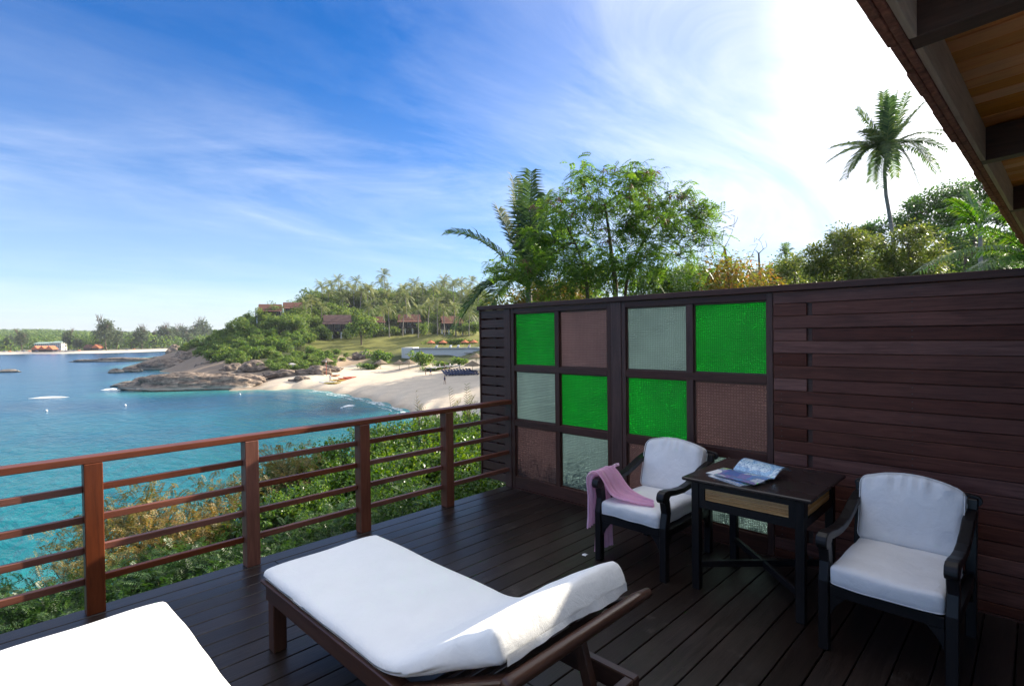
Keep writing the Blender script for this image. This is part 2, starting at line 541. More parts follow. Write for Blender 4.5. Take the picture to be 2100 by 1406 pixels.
M['far_shrub'] = leafmat('headland_shrub_leaf', [(0.042, 0.10, 0.019), (0.115, 0.20, 0.036), (0.25, 0.28, 0.075)], 0.38, 0.6, 0.3, 0.5)
M['far_palm'] = leafmat('headland_palm_leaf', [(0.10, 0.14, 0.04), (0.20, 0.23, 0.075), (0.33, 0.33, 0.14)], 0.25, 0.5, 0.4, 0.5)
M['casuarina'] = leafmat('casuarina_needle', [(0.05, 0.085, 0.04), (0.09, 0.12, 0.06), (0.14, 0.16, 0.085)], 0.25, 0.7, 0.2, 0.3)
M['cream'] = plain('cream_bounce_plaster', (0.78, 0.72, 0.62), 0.85, 0.3, 0.06)
M['screw'] = plain('screw_head', (0.10, 0.09, 0.085), 0.5, 0.5, 0.3, 4.0, 0.1, 0.6)

# ------------------------------------------------------------------ deck
deck = thing('deck', None, None, (-4.0, -2.5, 0))
deck['kind'] = 'structure'
deck['label'] = 'dark stained timber terrace floor of long boards'
jr = random.Random(3)
PITCHP = 0.1425
y = 0.096
k = 0
while y > -5.5:
    y0 = y - PITCHP + 0.0065
    cuts = [-9.0, 0.02]
    if k % 2 == 1:
        cuts.insert(1, jr.uniform(-5.5, -0.8))
    elif jr.random() < 0.5:
        cuts.insert(1, jr.uniform(-7, -3.6))
    for a, b in zip(cuts, cuts[1:]):
        dz = jr.uniform(-0.002, 0.0)
        mb = MB().box(a + 0.0015, b - 0.0015, y0, y, -0.03, 0.0)
        mb.v = [(p[0], p[1], p[2] + dz) for p in mb.v]
        mb.build('plank', M['deck'], deck, bevel=0.003, world=True)
    y -= PITCHP
    k += 1
mb = MB()
for x in (-8.5, -7, -5.5, -4, -2.5, -1.0, -0.05):
    mb.box(x - 0.04, x + 0.04, -5.4, 0.05, -0.2, -0.032)
mb.build('joist', M['rafter'], deck, world=True)
sw = MB()
for k in range(38):
    yc = 0.096 - PITCHP * k - (PITCHP - 0.0065) / 2
    for x in (-5.5, -4, -2.5, -1.0, -0.08):
        for dy in (-0.042, 0.042):
            xx, yy = x + jr.uniform(-0.012, 0.012), yc + dy + jr.uniform(-0.004, 0.004)
            sw.add([(xx + 0.0045 * math.cos(q * math.tau / 6), yy + 0.0045 * math.sin(q * math.tau / 6), 0.0006) for q in range(6)], [tuple(range(6))])
o = sw.build('screw_heads', M['screw'], deck, world=True)
o['kind'] = 'stuff'
MB().box(-9, 0.02, -5.5, 0.06, -0.215, -0.2005).build('light_block_underlay', M['rafter'], deck, world=True)  # unseen sheet added under the joists to block light through plank gaps
MB().box(-9, 0.02, 0.02, 0.06, -0.2, -0.034).build('edge_joist', M['rafter'], deck, world=True)

# ------------------------------------------------------------------ railing
railing = thing('balcony_railing', 'reddish brown timber balcony railing with five horizontal bars above the sea', 'railing', (-3.0, 0.0, 0))
px = -0.866
i = 0
posts = []
while px > -8.6:
    posts.append(px)
    MB().box(px - 0.047, px + 0.047, -0.034, 0.062, 0, 0.9155).build('post', M['post'], railing, bevel=0.004, world=True)
    px -= 0.9175
MB().box(-8.8, 0.0, -0.030, 0.075, 0.9155, 0.957).build('top_rail', M['rail'], railing, bevel=0.005, seg=2, world=True)
edges = [0.0] + posts
for zb in (0.735, 0.549, 0.361, 0.172):
    for a, b in zip(edges, edges[1:]):
        x1 = a - (0.047 if a != 0.0 else 0.0)
        MB().box(b + 0.047, x1, 0.022, 0.058, zb, zb + 0.040).build('bar', M['rail'], railing, bevel=0.003, world=True)

# ------------------------------------------------------------------ privacy wall
wall = thing('privacy_wall', 'dark timber privacy wall with coloured glass panes, louvre end and shiplap boards', 'wall', (0.05, -2.3, 0))
MB().box(-0.022, 0.125, -5.6, 0.50, 1.95, 1.997).build('cap', M['frame_h'], wall, bevel=0.004, world=True)
MB().box(0.0, 0.09, 0.468, 0.486, 0.03, 1.95).build('end_stile', M['frame_v'], wall, bevel=0.002, world=True)
for k in range(18):
    z0 = 0.035 + 0.107 * k
    if z0 + 0.088 < 1.95:
        MB().box(0.012, 0.034, 0.082, 0.468, z0, z0 + 0.088).build('slat', M['frame_h'], wall, bevel=0.002, world=True)
for k in range(18):
    z0 = 0.0885 + 0.107 * k
    if z0 + 0.08 < 1.95:
        MB().box(0.070, 0.088, 0.082, 0.467, z0, z0 + 0.080).build('slat', M['frame_h'], wall, bevel=0.002, world=True)
MB().box(0.035, 0.069, 0.25, 0.29, 0.03, 1.949).build('slat_batten', M['frame_v'], wall, world=True)
MB().box(0.001, 0.1, -5.6, -0.0185, -0.06, 0.0115).build('sole_seal_plate', M['frame_h'], wall, world=True)  # added along the wall foot to seal a light leak at the deck
MB().box(-0.004, 0.10, -0.018, 0.080, 0.0, 1.95).build('post', M['frame_v'], wall, bevel=0.003, world=True)
MB().box(-0.002, 0.10, -1.425, -1.315, 0.0, 1.95).build('post', M['frame_v'], wall, bevel=0.003, world=True)
ROWS = [(1.335, 1.895), (0.75, 1.275), (0.135, 0.685)]
PANES = [['green', 'mauve_fine', 'clear', 'green'], ['clear', 'green', 'green', 'mauve'], ['mauve', 'clear', 'mauve', 'clear']]
PL = {'green': 'emerald green figured glass pane', 'mauve_fine': 'mauve figured glass pane', 'mauve': 'mauve glass pane pressed with rings', 'clear': 'pale grey-green figured glass pane'}
for (ya, cols_, yb, ci) in ((-0.020, [(-0.635, -0.066), (-1.265, -0.692)], -1.313, 0), (-1.427, [(-2.045, -1.466), (-2.678, -2.104)], -2.722, 2)):
    pan = MB()
    t0, t1 = 0.004, 0.055
    pan.box(t0, t1, cols_[0][1], ya, 0.012, 1.948)
    pan.box(t0, t1, yb, cols_[1][0], 0.012, 1.948)
    pan.box(t0 + 0.002, t1, cols_[1][1], cols_[0][0], 0.136, 1.894)
    fr_ = pan.build('window_frame', M['frame_v'], wall, bevel=0.002, world=True)
    bars = MB()
    zs = [0.014, ROWS[2][0]], [ROWS[2][1], ROWS[1][0]], [ROWS[1][1], ROWS[0][0]], [ROWS[0][1], 1.946]
    for (za, zb_) in zs:
        bars.box(t0 + 0.001, t1 - 0.001, cols_[1][0] + 0.0005, cols_[0][1] - 0.0005, za, zb_)
    b_ = bars.build('glazing_bar', M['frame_h'], wall, bevel=0.002, world=True)
    for c_, (y0, y1) in enumerate(cols_):
        for r_, (z0, z1) in enumerate(ROWS):
            kind = PANES[r_][ci + c_]
            bd = MB()
            w_ = 0.012
            bd.box(0.030, 0.044, y0, y0 + w_, z0, z1).box(0.030, 0.044, y1 - w_, y1, z0, z1)
            bd.box(0.0305, 0.0435, y0 + w_, y1 - w_, z0, z0 + w_).box(0.0305, 0.0435, y0 + w_, y1 - w_, z1 - w_, z1)
            bd.build('glazing_bead', M['bead'], wall, world=True)
            mt = {'green': 'green_glass', 'mauve_fine': 'mauve_glass_fine', 'mauve': 'mauve_glass', 'clear': 'clear_glass'}[kind]
            p = MB().box(0.036, 0.0395, y0 + 0.002, y1 - 0.002, z0 + 0.002, z1 - 0.002)
            cy_, cz_ = (y0 + y1) / 2, (z0 + z1) / 2
            p.v = [(q[0] - 0.038, q[1] - cy_, q[2] - cz_) for q in p.v]
            o = p.build('pane', M[mt], wall)
            o.location = (0.038 - 0.05, cy_ + 2.3, cz_)
            o['label'] = PL[kind]
br = random.Random(5)
for k in range(22):
    z1 = 1.9485 - 0.0895 * k
    z0 = max(z1 - 0.0857, 0.0125)
    if z1 - z0 < 0.03:
        continue
    spans = [(-5.6, -2.724)]
    if k % 2 == 1:
        spans = [(-2.947, -2.724), (-5.6, -2.982)]
    for (a, b) in spans:
        dx = br.uniform(-0.0025, 0.0025)
        tl = br.uniform(-0.002, 0.002)
        mb = MB().hexa([(0.008 + dx + tl, a, z0), (0.030 + dx, a, z0), (0.030 + dx, b, z0), (0.008 + dx + tl, b, z0),
                        (0.008 + dx - tl, a, z1), (0.030 + dx, a, z1), (0.030 + dx, b, z1), (0.008 + dx - tl, b, z1)])
        cy_ = (a + b) / 2
        mb.build('board', M['board'], wall, bevel=0.003, world=True)
MB().box(0.0315, 0.0345, -5.6, -2.7235, 0.004, 1.9485).build('leak_seal_backing', M['rafter'], wall, world=True)  # added behind the boards to stop light leaking through their joints
sw = MB()
for k in range(21):
    zc = 1.9485 - 0.0895 * k - 0.043
    for yy in (-2.78, -3.55, -4.6):
        for dz in (-0.02, 0.02):
            sw.add([(0.004, yy + 0.004 * math.cos(q * math.tau / 6), zc + dz + 0.004 * math.sin(q * math.tau / 6)) for q in range(6)], [tuple(range(6))])
o = sw.build('screw_heads', M['screw'], wall, world=True)
o['kind'] = 'stuff'
for yy in (-2.80, -3.55, -4.6, -5.5):
    MB().box(0.036, 0.10, yy - 0.04, yy + 0.04, 0, 1.949).build('batten', M['frame_v'], wall, world=True)

# ------------------------------------------------------------------ roof over the terrace
roof = thing('veranda_roof', 'overhanging veranda eave of orange timber boards, dark rafters and red clay tile edge', 'roof', (0, -4.5, 2.6))


def eave(x):
    return -3.757 - 0.036 * (x + 2.0)


def eline(x0, x1, o0, o1, z0, z1):
    """a strip that follows the eave; o = distance in from the edge"""
    p = []
    for z in (z0, z1):
        p += [(x0, eave(x0) - o1, z), (x1, eave(x1) - o1, z), (x1, eave(x1) - o0, z), (x0, eave(x0) - o0, z)]
    return MB().hexa(p)


XA, XB = -3.0, 5.4
tr_ = random.Random(9)
x = XA
while x < XB:
    x2 = min(x + 0.262, XB)
    dz = tr_.uniform(-0.006, 0.004)
    do = tr_.uniform(-0.006, 0.006)
    eline(x, x2 - 0.003, 0.0 + do, 0.027, 2.600 + dz, 2.625 + dz).build('tile', M['tile_edge'], roof, bevel=0.004, world=True)
    x = x2
x = XA
while x < XB:
    x2 = min(x + 0.9, XB)
    eline(x, x2 - 0.003, 0.028, 0.053, 2.602 + tr_.uniform(-0.003, 0.003), 2.64).build('tilting_fillet', M['tile_edge'], roof, bevel=0.003, world=True)
    x = x2
RX = [-1.92, -0.06, 1.78, 3.6]
ends = [XA] + RX + [XB]
for a, b in zip(ends, ends[1:]):
    eline(a + 0.05, b - 0.05, 0.055, 0.077, 2.605, 2.79).build('fascia_board', M['fascia'], roof, bevel=0.002, world=True)


def rz_(d):
    return 0.065 * d


for x in RX:
    e = eave(x) - 0.055
    w = 0.047
    L = 3.4
    MB().hexa([(x - w, e - L, 2.604 + rz_(L)), (x + w, e - L, 2.604 + rz_(L)), (x + w, e, 2.604), (x - w, e, 2.604),
               (x - w, e - L, 2.789 + rz_(L)), (x + w, e - L, 2.789 + rz_(L)), (x + w, e, 2.789), (x - w, e, 2.789)]).build('rafter', M['rafter'], roof, bevel=0.004, world=True)
x = XA
while x < XB - 0.12:
    e = eave(x) - 0.03
    L = 3.45
    dz = tr_.uniform(0, 0.004)
    MB().hexa([(x + 0.002, e - L, 2.792 + dz + rz_(L)), (x + 0.121, e - L, 2.792 + dz + rz_(L)), (x + 0.121, e, 2.792 + dz), (x + 0.002, e, 2.792 + dz),
               (x + 0.002, e - L, 2.81 + rz_(L)), (x + 0.121, e - L, 2.81 + rz_(L)), (x + 0.121, e, 2.81), (x + 0.002, e, 2.81)]).build('soffit_board', M['soffit'], roof, bevel=0.003, world=True)
    x += 0.1235
MB().hexa([(XA, -7.3, 3.06), (XB, -7.3, 3.06), (XB, eave(XB) - 0.01, 2.815), (XA, eave(XA) - 0.01, 2.815),
           (XA, -7.3, 3.12), (XB, -7.3, 3.12), (XB, eave(XB) - 0.01, 2.85), (XA, eave(XA) - 0.01, 2.85)]).build('roof_covering', M['tile'], roof, world=True)
house = MB().box(-9, 5.4, -5.75, -5.60, -0.2, 2.95).build('bounce_house_wall', M['cream'])  # unseen wall added behind the view, cream to bounce skylight onto the terrace
tag(house, 'unseen villa front wall behind the terrace, added in cream to bounce light', kind='structure')


# ------------------------------------------------------------------ cushions and loungers
def round_box(w, d, h, r, nx, ny, nz, fn=None, puff=0.0):
    """soft box centred on the origin, w along x, d along y, h along z"""
    bm = bmesh.new()
    def face(fa, n, m):
        g = [[bm.verts.new(fa(i / n * 2 - 1, j / m * 2 - 1)) for j in range(m + 1)] for i in range(n + 1)]
        for i in range(n):
            for j in range(m):
                bm.faces.new((g[i][j], g[i + 1][j], g[i + 1][j + 1], g[i][j + 1]))
    for s in (-1, 1):
        face(lambda a, b: (a * w / 2, b * d / 2, s * h / 2), nx, ny)
        face(lambda a, b: (a * w / 2, s * d / 2, b * h / 2), nx, nz)
        face(lambda a, b: (s * w / 2, a * d / 2, b * h / 2), ny, nz)
    bmesh.ops.remove_doubles(bm, verts=bm.verts, dist=1e-5)
    ix, iy, iz = w / 2 - r, d / 2 - r, max(h / 2 - r, 0.0)
    for v in bm.verts:
        p = v.co.copy()
        q = Vector((max(-ix, min(ix, p.x)), max(-iy, min(iy, p.y)), max(-iz, min(iz, p.z))))
        e = p - q
        if e.length > 1e-6:
            p = q + e.normalized() * min(r, e.length)
        k = max(0.0, (1 - (2 * p.x / w) ** 2)) * max(0.0, (1 - (2 * p.y / d) ** 2))
        p.z += puff * k ** 0.7 * (1 if p.z > 0 else -1)
        v.co = fn(p) if fn else p
    bmesh.ops.recalc_face_normals(bm, faces=bm.faces)
    me = bpy.data.meshes.new('soft')
    bm.to_mesh(me)
    bm.free()
    me.polygons.foreach_set('use_smooth', [True] * len(me.polygons))
    return me


def fit_mesh(me, parent):
    o = Vector(parent.location)
    me.transform(Matrix.Translation(-o))
    return me


BA = rad(27.0)


def loop_pts(w, d, r, n):
    '''a closed run of points round a rounded rectangle'''
    res = []
    for (cx_, cy_, a0) in ((w / 2 - r, d / 2 - r, 0), (-w / 2 + r, d / 2 - r, 90), (-w / 2 + r, -d / 2 + r, 180), (w / 2 - r, -d / 2 + r, 270)):
        for k in range(5):
            a = rad(a0 + 22.5 * k)
            res.append((cx_ + r * math.cos(a), cy_ + r * math.sin(a)))
    outp = []
    for (x0, y0), (x1, y1) in zip(res, res[1:] + res[:1]):
        m_ = max(1, int(math.hypot(x1 - x0, y1 - y0) / 0.03))
        outp += [(x0 + (x1 - x0) * i / m_, y0 + (y1 - y0) * i / m_) for i in range(m_)]
    return outp


def mat_path(s):
    """bottom of the mattress: distance from the foot end -> (y, z, angle)"""
    y0, z0, fl, rr = -1.135, 0.362, 1.12, 0.48
    if s <= fl:
        return y0 - s, z0, 0.0
    arc = rr * BA
    if s <= fl + arc:
        a = (s - fl) / rr
        return y0 - fl - rr * math.sin(a), z0 + rr * (1 - math.cos(a)), a
    e = s - fl - arc
    return y0 - fl - rr * math.sin(BA) - e * math.cos(BA), z0 + rr * (1 - math.cos(BA)) + e * math.sin(BA), BA


ML = 1.12 + 0.48 * BA + 0.575


def lounger(label, seed, dx):
    L = thing('sun_lounger', label, 'sun lounger', (-2.68 + dx, -2.05, 0), 0, 'cushioned loungers on the terrace')
    def B(mb, name, mat, **k):
        mb.v = [(p[0] + dx, p[1], p[2]) for p in mb.v]
        return mb.build(name, mat, L, world=True, **k)
    x0, x1 = -3.058, -2.338
    for xa in (x0 + 0.012, x1 - 0.052):
        B(MB().box(xa, xa + 0.04, -3.02, -1.165, 0.262, 0.345), 'side_rail', M['teak_y'], bevel=0.004)
    for (xa, xb) in ((x0 - 0.004, x0 + 0.062), (x1 - 0.062, x1 + 0.004)):
        B(MB().box(xa, xb, -2.44, -1.135, 0.347, 0.366), 'side_ledge', M['teak_y'], bevel=0.004)
    B(MB().box(x0 + 0.053, x1 - 0.053, -1.205, -1.165, 0.262, 0.345), 'foot_rail', M['teak_x'], bevel=0.004)
    B(MB().box(x0 + 0.063, x1 - 0.063, -1.205, -1.137, 0.347, 0.364), 'foot_ledge', M['teak_x'], bevel=0.004)
    B(MB().box(x0 + 0.053, x1 - 0.053, -3.02, -2.98, 0.262, 0.345), 'head_rail', M['teak_x'], bevel=0.004)
    for xa in (x0 + 0.018, x1 - 0.088):
        for ya in (-1.25, -2.96):
            B(MB().box(xa, xa + 0.07, ya, ya + 0.07, 0, 0.261), 'leg', M['teak_z'], bevel=0.004)
    for k in range(9):
        ys = -1.30 - 0.125 * k
        B(MB().box(x0 + 0.0535, x1 - 0.0535, ys - 0.035, ys + 0.035, 0.33, 0.344), 'slat', M['teak_x'], bevel=0.002)
    ta = math.tan(rad(26.5))
    hx, hz = -2.44, 0.352
    for xa in (x0 + 0.028, x1 - 0.028):
        B(MB().bar((xa, hx, hz), (xa, -3.0, hz + 0.56 * ta), 0.058, 0.034), 'backrest_arm', M['teak_y'], bevel=0.01, seg=2)
    hy_, hz_ = -3.012, hz + 0.572 * ta
    B(MB().tube([(x0 - 0.006, hy_, hz_), (x0 + 0.02, hy_ + 0.002, hz_), (x1 - 0.02, hy_ + 0.002, hz_), (x1 + 0.07, hy_, hz_ - 0.004)], [0.021, 0.024, 0.024, 0.019], 12), 'headrest_rail', M['teak_x'], smooth=True)
    for k in range(4):
        yy = -2.56 - 0.11 * k
        zz = hz + (hx - yy) * ta - 0.006
        B(MB().bar((x0 + 0.06, yy, zz), (x1 - 0.06, yy, zz), 0.06, 0.012, (0, 0.45, 1)), 'backrest_slat', M['teak_x'], bevel=0.002)
    for xa in (x0 + 0.14, x1 - 0.125):
        B(MB().bar((xa, -2.80, 0.51), (xa, -2.895, 0.20), 0.034, 0.05, (0, 1, 0)), 'prop_leg', M['teak_z'], bevel=0.004)
    B(MB().box(x0 + 0.06, x1 - 0.06, -2.925, -2.865, 0.205, 0.235), 'prop_bar', M['teak_x'], bevel=0.004)
    h, w = 0.068, 0.712
    def fn(p):
        s = p.y + ML / 2
        t = (p.z + h / 2) * (1 + 0.5 * max(0.0, min(1.0, (s - (ML - 0.62)) / 0.45)))
        nz = Vector((p.x * 3.1 + seed, s * 3.1, t * 6))
        wob = mnoise.noise(nz) * 0.008
        e = min(abs(p.x) / (w / 2), 1)
        drop = 0.012 * e ** 4
        # tucked and rumpled cover at the head and the corners
        hd = max(0.0, (s - (ML - 0.5)) / 0.5)
        ru = mnoise.noise(Vector((p.x * 9 + seed, s * 9, t * 14))) * 0.011 * hd
        yy, zz, a = mat_path(s)
        off = t + (wob - drop if t > h * 0.4 else wob * 0.3) + ru
        side = p.x * (1 + (0.012 * mnoise.noise(Vector((seed, s * 5, t * 9)))))
        roll = 0.02 * hd * hd * (1 if t > h * 0.4 else 0)
        return Vector((-2.70 + side + dx, yy + (off + roll) * math.sin(a), zz + (off + roll) * math.cos(a)))
    me = round_box(w, ML, h, 0.030, 34, 84, 8, fn, 0.004)
    link('mattress', fit_mesh(me, L), M['mattress'], L)
    # loose hem of the fitted cover under the head end
    P = []
    for i in range(48):
        u_ = i / 47
        row = []
        for j in range(6):
            t_ = j / 5
            yy, zz, a = mat_path(ML - 0.012)
            xx = -2.70 + dx + (u_ - 0.5) * (w - 0.06)
            wv = 0.002 * math.sin(u_ * 40 + seed) + 0.003 * math.sin(u_ * 13 + 1)
            row.append((xx, yy - 0.006 - 0.006 * t_ + wv * t_, zz + 0.030 - 0.034 * t_ * (0.8 + 0.25 * math.sin(u_ * 7 + 2))))
        P.append(row)
    mbh = MB().grid(P)
    o = mbh.build('cover_hem', M['mattress'], L, smooth=True, world=True, fix=False)
    return L


lounger('dark wood sun lounger with white mattress and raised back, standing in the shade', 1.3, 0.0)
lounger('sun lounger with a white mattress lit fully by the sun, nearer the railing corner', 7.9, -1.146)


# ------------------------------------------------------------------ armchairs
def armchair(label, loc, rz, seed):
    c = thing('armchair', label, 'armchair', loc, rz, 'black armchairs with white cushions beside the table')
    for s in (-1, 1):
        yo = s * 0.262
        f_ = lambda p, t: (p[0], t, p[1])
        MB().prism([(-0.37, 0), (-0.318, 0), (-0.312, 0.36), (-0.288, 0.45), (-0.298, 0.52), (-0.312, 0.562), (-0.372, 0.562), (-0.362, 0.53), (-0.345, 0.455), (-0.368, 0.36)],
                   f_, yo - 0.024, yo + 0.024).build('front_leg', M['black_z'], c, bevel=0.004)
        MB().prism([(0.30, 0), (0.35, 0), (0.352, 0.36), (0.40, 0.735), (0.362, 0.735), (0.305, 0.36)],
                   f_, yo - 0.024, yo + 0.024).build('back_leg', M['black_z'], c, bevel=0.004)
        top = [(-0.40, 0.592), (-0.388, 0.614), (-0.36, 0.624), (-0.30, 0.621), (-0.21, 0.606), (-0.10, 0.598), (0.0, 0.608), (0.10, 0.636), (0.20, 0.672), (0.30, 0.694), (0.366, 0.698)]
        bot = [(0.360, 0.655), (0.30, 0.652), (0.21, 0.632), (0.11, 0.597), (0.0, 0.570), (-0.10, 0.561), (-0.21, 0.568), (-0.295, 0.578), (-0.325, 0.553), (-0.36, 0.540), (-0.39, 0.552), (-0.403, 0.572)]
        MB().prism(top + bot, lambda p, t: (p[0], t, p[1] - 0.014), yo - 0.027, yo + 0.027).build('armrest', M['black_x'], c, bevel=0.006, seg=2)
        MB().box(-0.316, 0.306, yo - 0.017, yo + 0.017, 0.288, 0.342).build('side_rail', M['black_x'], c, bevel=0.003)
        MB().prism([(-0.311, 0.288), (-0.255, 0.288), (-0.290, 0.235), (-0.311, 0.19)], f_, yo - 0.012, yo + 0.012).build('corner_bracket', M['black_z'], c, bevel=0.002)
        MB().prism([(0.303, 0.287), (0.24, 0.287), (0.28, 0.235), (0.303, 0.19)], f_, yo - 0.011, yo + 0.011).build('corner_bracket', M['black_z'], c, bevel=0.002)
        g_ = lambda p, t: (t, p[0], p[1])
        MB().prism([(s * 0.235, 0.289), (s * 0.165, 0.289), (s * 0.21, 0.235), (s * 0.235, 0.185)], g_, -0.352, -0.328).build('corner_bracket', M['black_z'], c, bevel=0.002)
    MB().box(-0.358, -0.322, -0.2348, 0.2348, 0.29, 0.344).build('front_rail', M['black_x'], c, bevel=0.003)
    MB().box(0.308, 0.342, -0.2378, 0.2378, 0.29, 0.344).build('back_rail', M['black_x'], c, bevel=0.003)
    # top rail with rounded ears beyond the posts
    pts = []
    for i in range(9):
        a = math.pi / 2 + math.pi * i / 8
        pts.append((-0.275 + 0.028 * math.cos(a), 0.716 + 0.028 * math.sin(a)))
    pts += [(-0.15, 0.70)] + [(0.15, 0.70)]
    for i in range(9):
        a = -math.pi / 2 + math.pi * i / 8
        pts.append((0.275 + 0.028 * math.cos(a), 0.716 + 0.028 * math.sin(a)))
    pts += [(0.12, 0.765), (-0.12, 0.765)]
    MB().prism(pts, lambda p, t: (t + (p[1] - 0.7) * 0.13, p[0], p[1]), 0.402, 0.428).build('top_rail', M['black_x'], c, bevel=0.003)
    for k in range(4):
        yy = -0.15 + 0.1 * k
        MB().bar((0.345, yy, 0.36), (0.40, yy, 0.70), 0.04, 0.012, (1, 0, 0)).build('back_slat', M['black_z'], c, bevel=0.002)
    MB().box(-0.30, 0.30, -0.2448, 0.2448, 0.325, 0.340).build('seat_panel', M['black_x'], c)
    def fs(p):
        q = p.copy()
        w_ = mnoise.noise(Vector((p.x * 9 + seed, p.y * 9, p.z * 12))) * 0.006
        q.z += w_
        q.x += -0.012 * (1 - (2 * p.y / 0.5) ** 2) * (1 if p.x < 0 else 0) + w_ * 0.5
        return Vector((q.x - 0.055, q.y, q.z + 0.397))
    me = round_box(0.62, 0.472, 0.098, 0.026, 24, 20, 6, fs, 0.012)
    so = link('seat_cushion', me, M['cushion'], c)
    for zz_ in (-0.040,):
        pp = [fs(Vector((a, b, zz_))) for a, b in loop_pts(0.618, 0.470, 0.03, 40)]
        MB().tube(pp + pp[:1], 0.0028, 5, cap=False).build('piping', M['cushion'], so, smooth=True, fix=False)
    la = rad(17)
    def fb(p):
        # p.x = thickness, p.y = width, p.z = height
        q = p.copy()
        tz = (p.z + 0.1775) / 0.355
        q.z += 0.055 * (1 - (2 * p.y / 0.5) ** 2) * max(0, tz)
        q.y *= 1.0 - 0.05 * (1 - tz) - 0.02 * tz
        ww = 0
        if tz > 0.66:
            ww = 0.012 * math.sin(p.y * 85 + seed * 3 + 2 * math.sin(p.y * 19)) * (tz - 0.66) * 3 * max(0.0, 1 - abs(tz - 0.88) * 4)
        ww += mnoise.noise(Vector((p.y * 8 + seed, p.z * 8, 3.3))) * 0.007
        q.x += (ww if p.x < 0 else -ww) + (-0.022 if p.x < 0 else 0.012) * max(0, 1 - (2 * p.y / 0.5) ** 2) * max(0, 1 - (2 * p.z / 0.4) ** 2)
        x_, z_ = q.x, q.z + 0.1775
        return Vector((0.225 + x_ * math.cos(la) + z_ * math.sin(la), q.y, 0.432 + z_ * math.cos(la) - x_ * math.sin(la)))
    me = round_box(0.105, 0.50, 0.355, 0.034, 6, 30, 24, fb, 0.0)
    bo = link('back_cushion', me, M['cushion'], c)
    for xx_ in (-0.046, 0.046):
        pp = [fb(Vector((xx_, a, b))) for a, b in loop_pts(0.496, 0.351, 0.036, 40)]
        MB().tube(pp + pp[:1], 0.0026, 5, cap=False).build('piping', M['cushion'], bo, smooth=True, fix=False)
    return c


armchair('black armchair with white cushions and a pink scarf over its arm', (-0.555, -2.068, 0), 0.0, 0.7)
armchair('black armchair with white cushions against the plain board wall, right of the table', (-0.675, -3.585, 0), rad(-1.5), 4.1)

# ------------------------------------------------------------------ table
tb = thing('side_table', 'square black terrace table with bamboo inlaid apron, between two armchairs', 'table', (-0.53, -2.84, 0))
X0, X1, Y0, Y1 = -0.90, -0.165, -3.225, -2.457
MB().box(X0, X1, Y0, Y1, 0.706, 0.728).build('tabletop', M['tabletop'], tb, bevel=0.006, world=True)
lx = (X0 + 0.045, X1 - 0.095)
ly = (Y0 + 0.05, Y1 - 0.095)
for xa in lx:
    for ya in ly:
        MB().box(xa, xa + 0.05, ya, ya + 0.05, 0, 0.7055).build('leg', M['black_z'], tb, bevel=0.003, world=True)
ax0, ax1, ay0, ay1 = lx[0], lx[1] + 0.05, ly[0], ly[1] + 0.05


def apron(a0, a1, fn):
    """frame round a sunk panel of bamboo strips"""
    fr = MB()
    for (p0, p1, q0, q1) in ((a0, a1, 0.535, 0.585), (a0, a1, 0.663, 0.7045), (a0, a0 + 0.035, 0.5852, 0.6628), (a1 - 0.035, a1, 0.5852, 0.6628)):
        fr.hexa([fn(p0, 0.0, q0), fn(p1, 0.0, q0), fn(p1, 0.02, q0), fn(p0, 0.02, q0), fn(p0, 0.0, q1), fn(p1, 0.0, q1), fn(p1, 0.02, q1), fn(p0, 0.02, q1)])
    a = fr.build('apron', M['black_x'], tb, world=True)
    for k in range(7):
        z0 = 0.5862 + k * 0.011
        mb = MB().hexa([fn(a0 + 0.036, 0.007, z0), fn(a1 - 0.036, 0.007, z0), fn(a1 - 0.036, 0.016, z0), fn(a0 + 0.036, 0.016, z0),
                        fn(a0 + 0.036, 0.007, z0 + 0.0098), fn(a1 - 0.036, 0.007, z0 + 0.0098), fn(a1 - 0.036, 0.016, z0 + 0.0098), fn(a0 + 0.036, 0.016, z0 + 0.0098)])
        mb.build('bamboo_strip', M['bamboo'], tb, bevel=0.003, world=True)


apron(ay0 + 0.0505, ay1 - 0.0505, lambda p, d, z: (ax0 + 0.006 + d, p, z))
apron(ax0 + 0.0505, ax1 - 0.0505, lambda p, d, z: (p, ay0 + 0.006 + d, z))
apron(ay0 + 0.0505, ay1 - 0.0505, lambda p, d, z: (ax1 - 0.006 - d, p, z))
apron(ax0 + 0.0505, ax1 - 0.0505, lambda p, d, z: (p, ay1 - 0.006 - d, z))
MB().bar((ax0 + 0.04, ay0 + 0.04, 0.155), (ax1 - 0.04, ay1 - 0.04, 0.155), 0.026, 0.042).build('cross_stretcher', M['black_x'], tb, bevel=0.003, world=True)
MB().bar((ax0 + 0.04, ay1 - 0.04, 0.1585), (ax1 - 0.04, ay0 + 0.04, 0.1585), 0.0262, 0.0405).build('cross_stretcher', M['black_x'], tb, bevel=0.003, world=True)


# ------------------------------------------------------------------ magazines, scarf, slip of paper
def print_mat(name, cols_, scale):
    m, nt = newmat(name)
    v, r = objvec(nt)
    vo = N(nt, 'ShaderNodeTexVoronoi', {'Vector': v, 'Scale': scale, 'Randomness': 0.8}, distance='CHEBYCHEV')
    s = N(nt, 'ShaderNodeSeparateColor', {0: vo.outputs['Color']}).outputs[0]
    c = ramp(nt, s, [(i / len(cols_), cc) for i, cc in enumerate(cols_)], 'CONSTANT')
    n = noise_(nt, v, 38.0, 4.0, 0.6, 1.2)
    c = mixc(nt, ramp(nt, n, [(0.45, (0, 0, 0)), (0.6, (0.8, 0.8, 0.8))]), c, (0.10, 0.22, 0.42))
    out(nt, pbsdf(nt, color=c, rough=0.25, spec=0.5, coat=0.3))
    return m


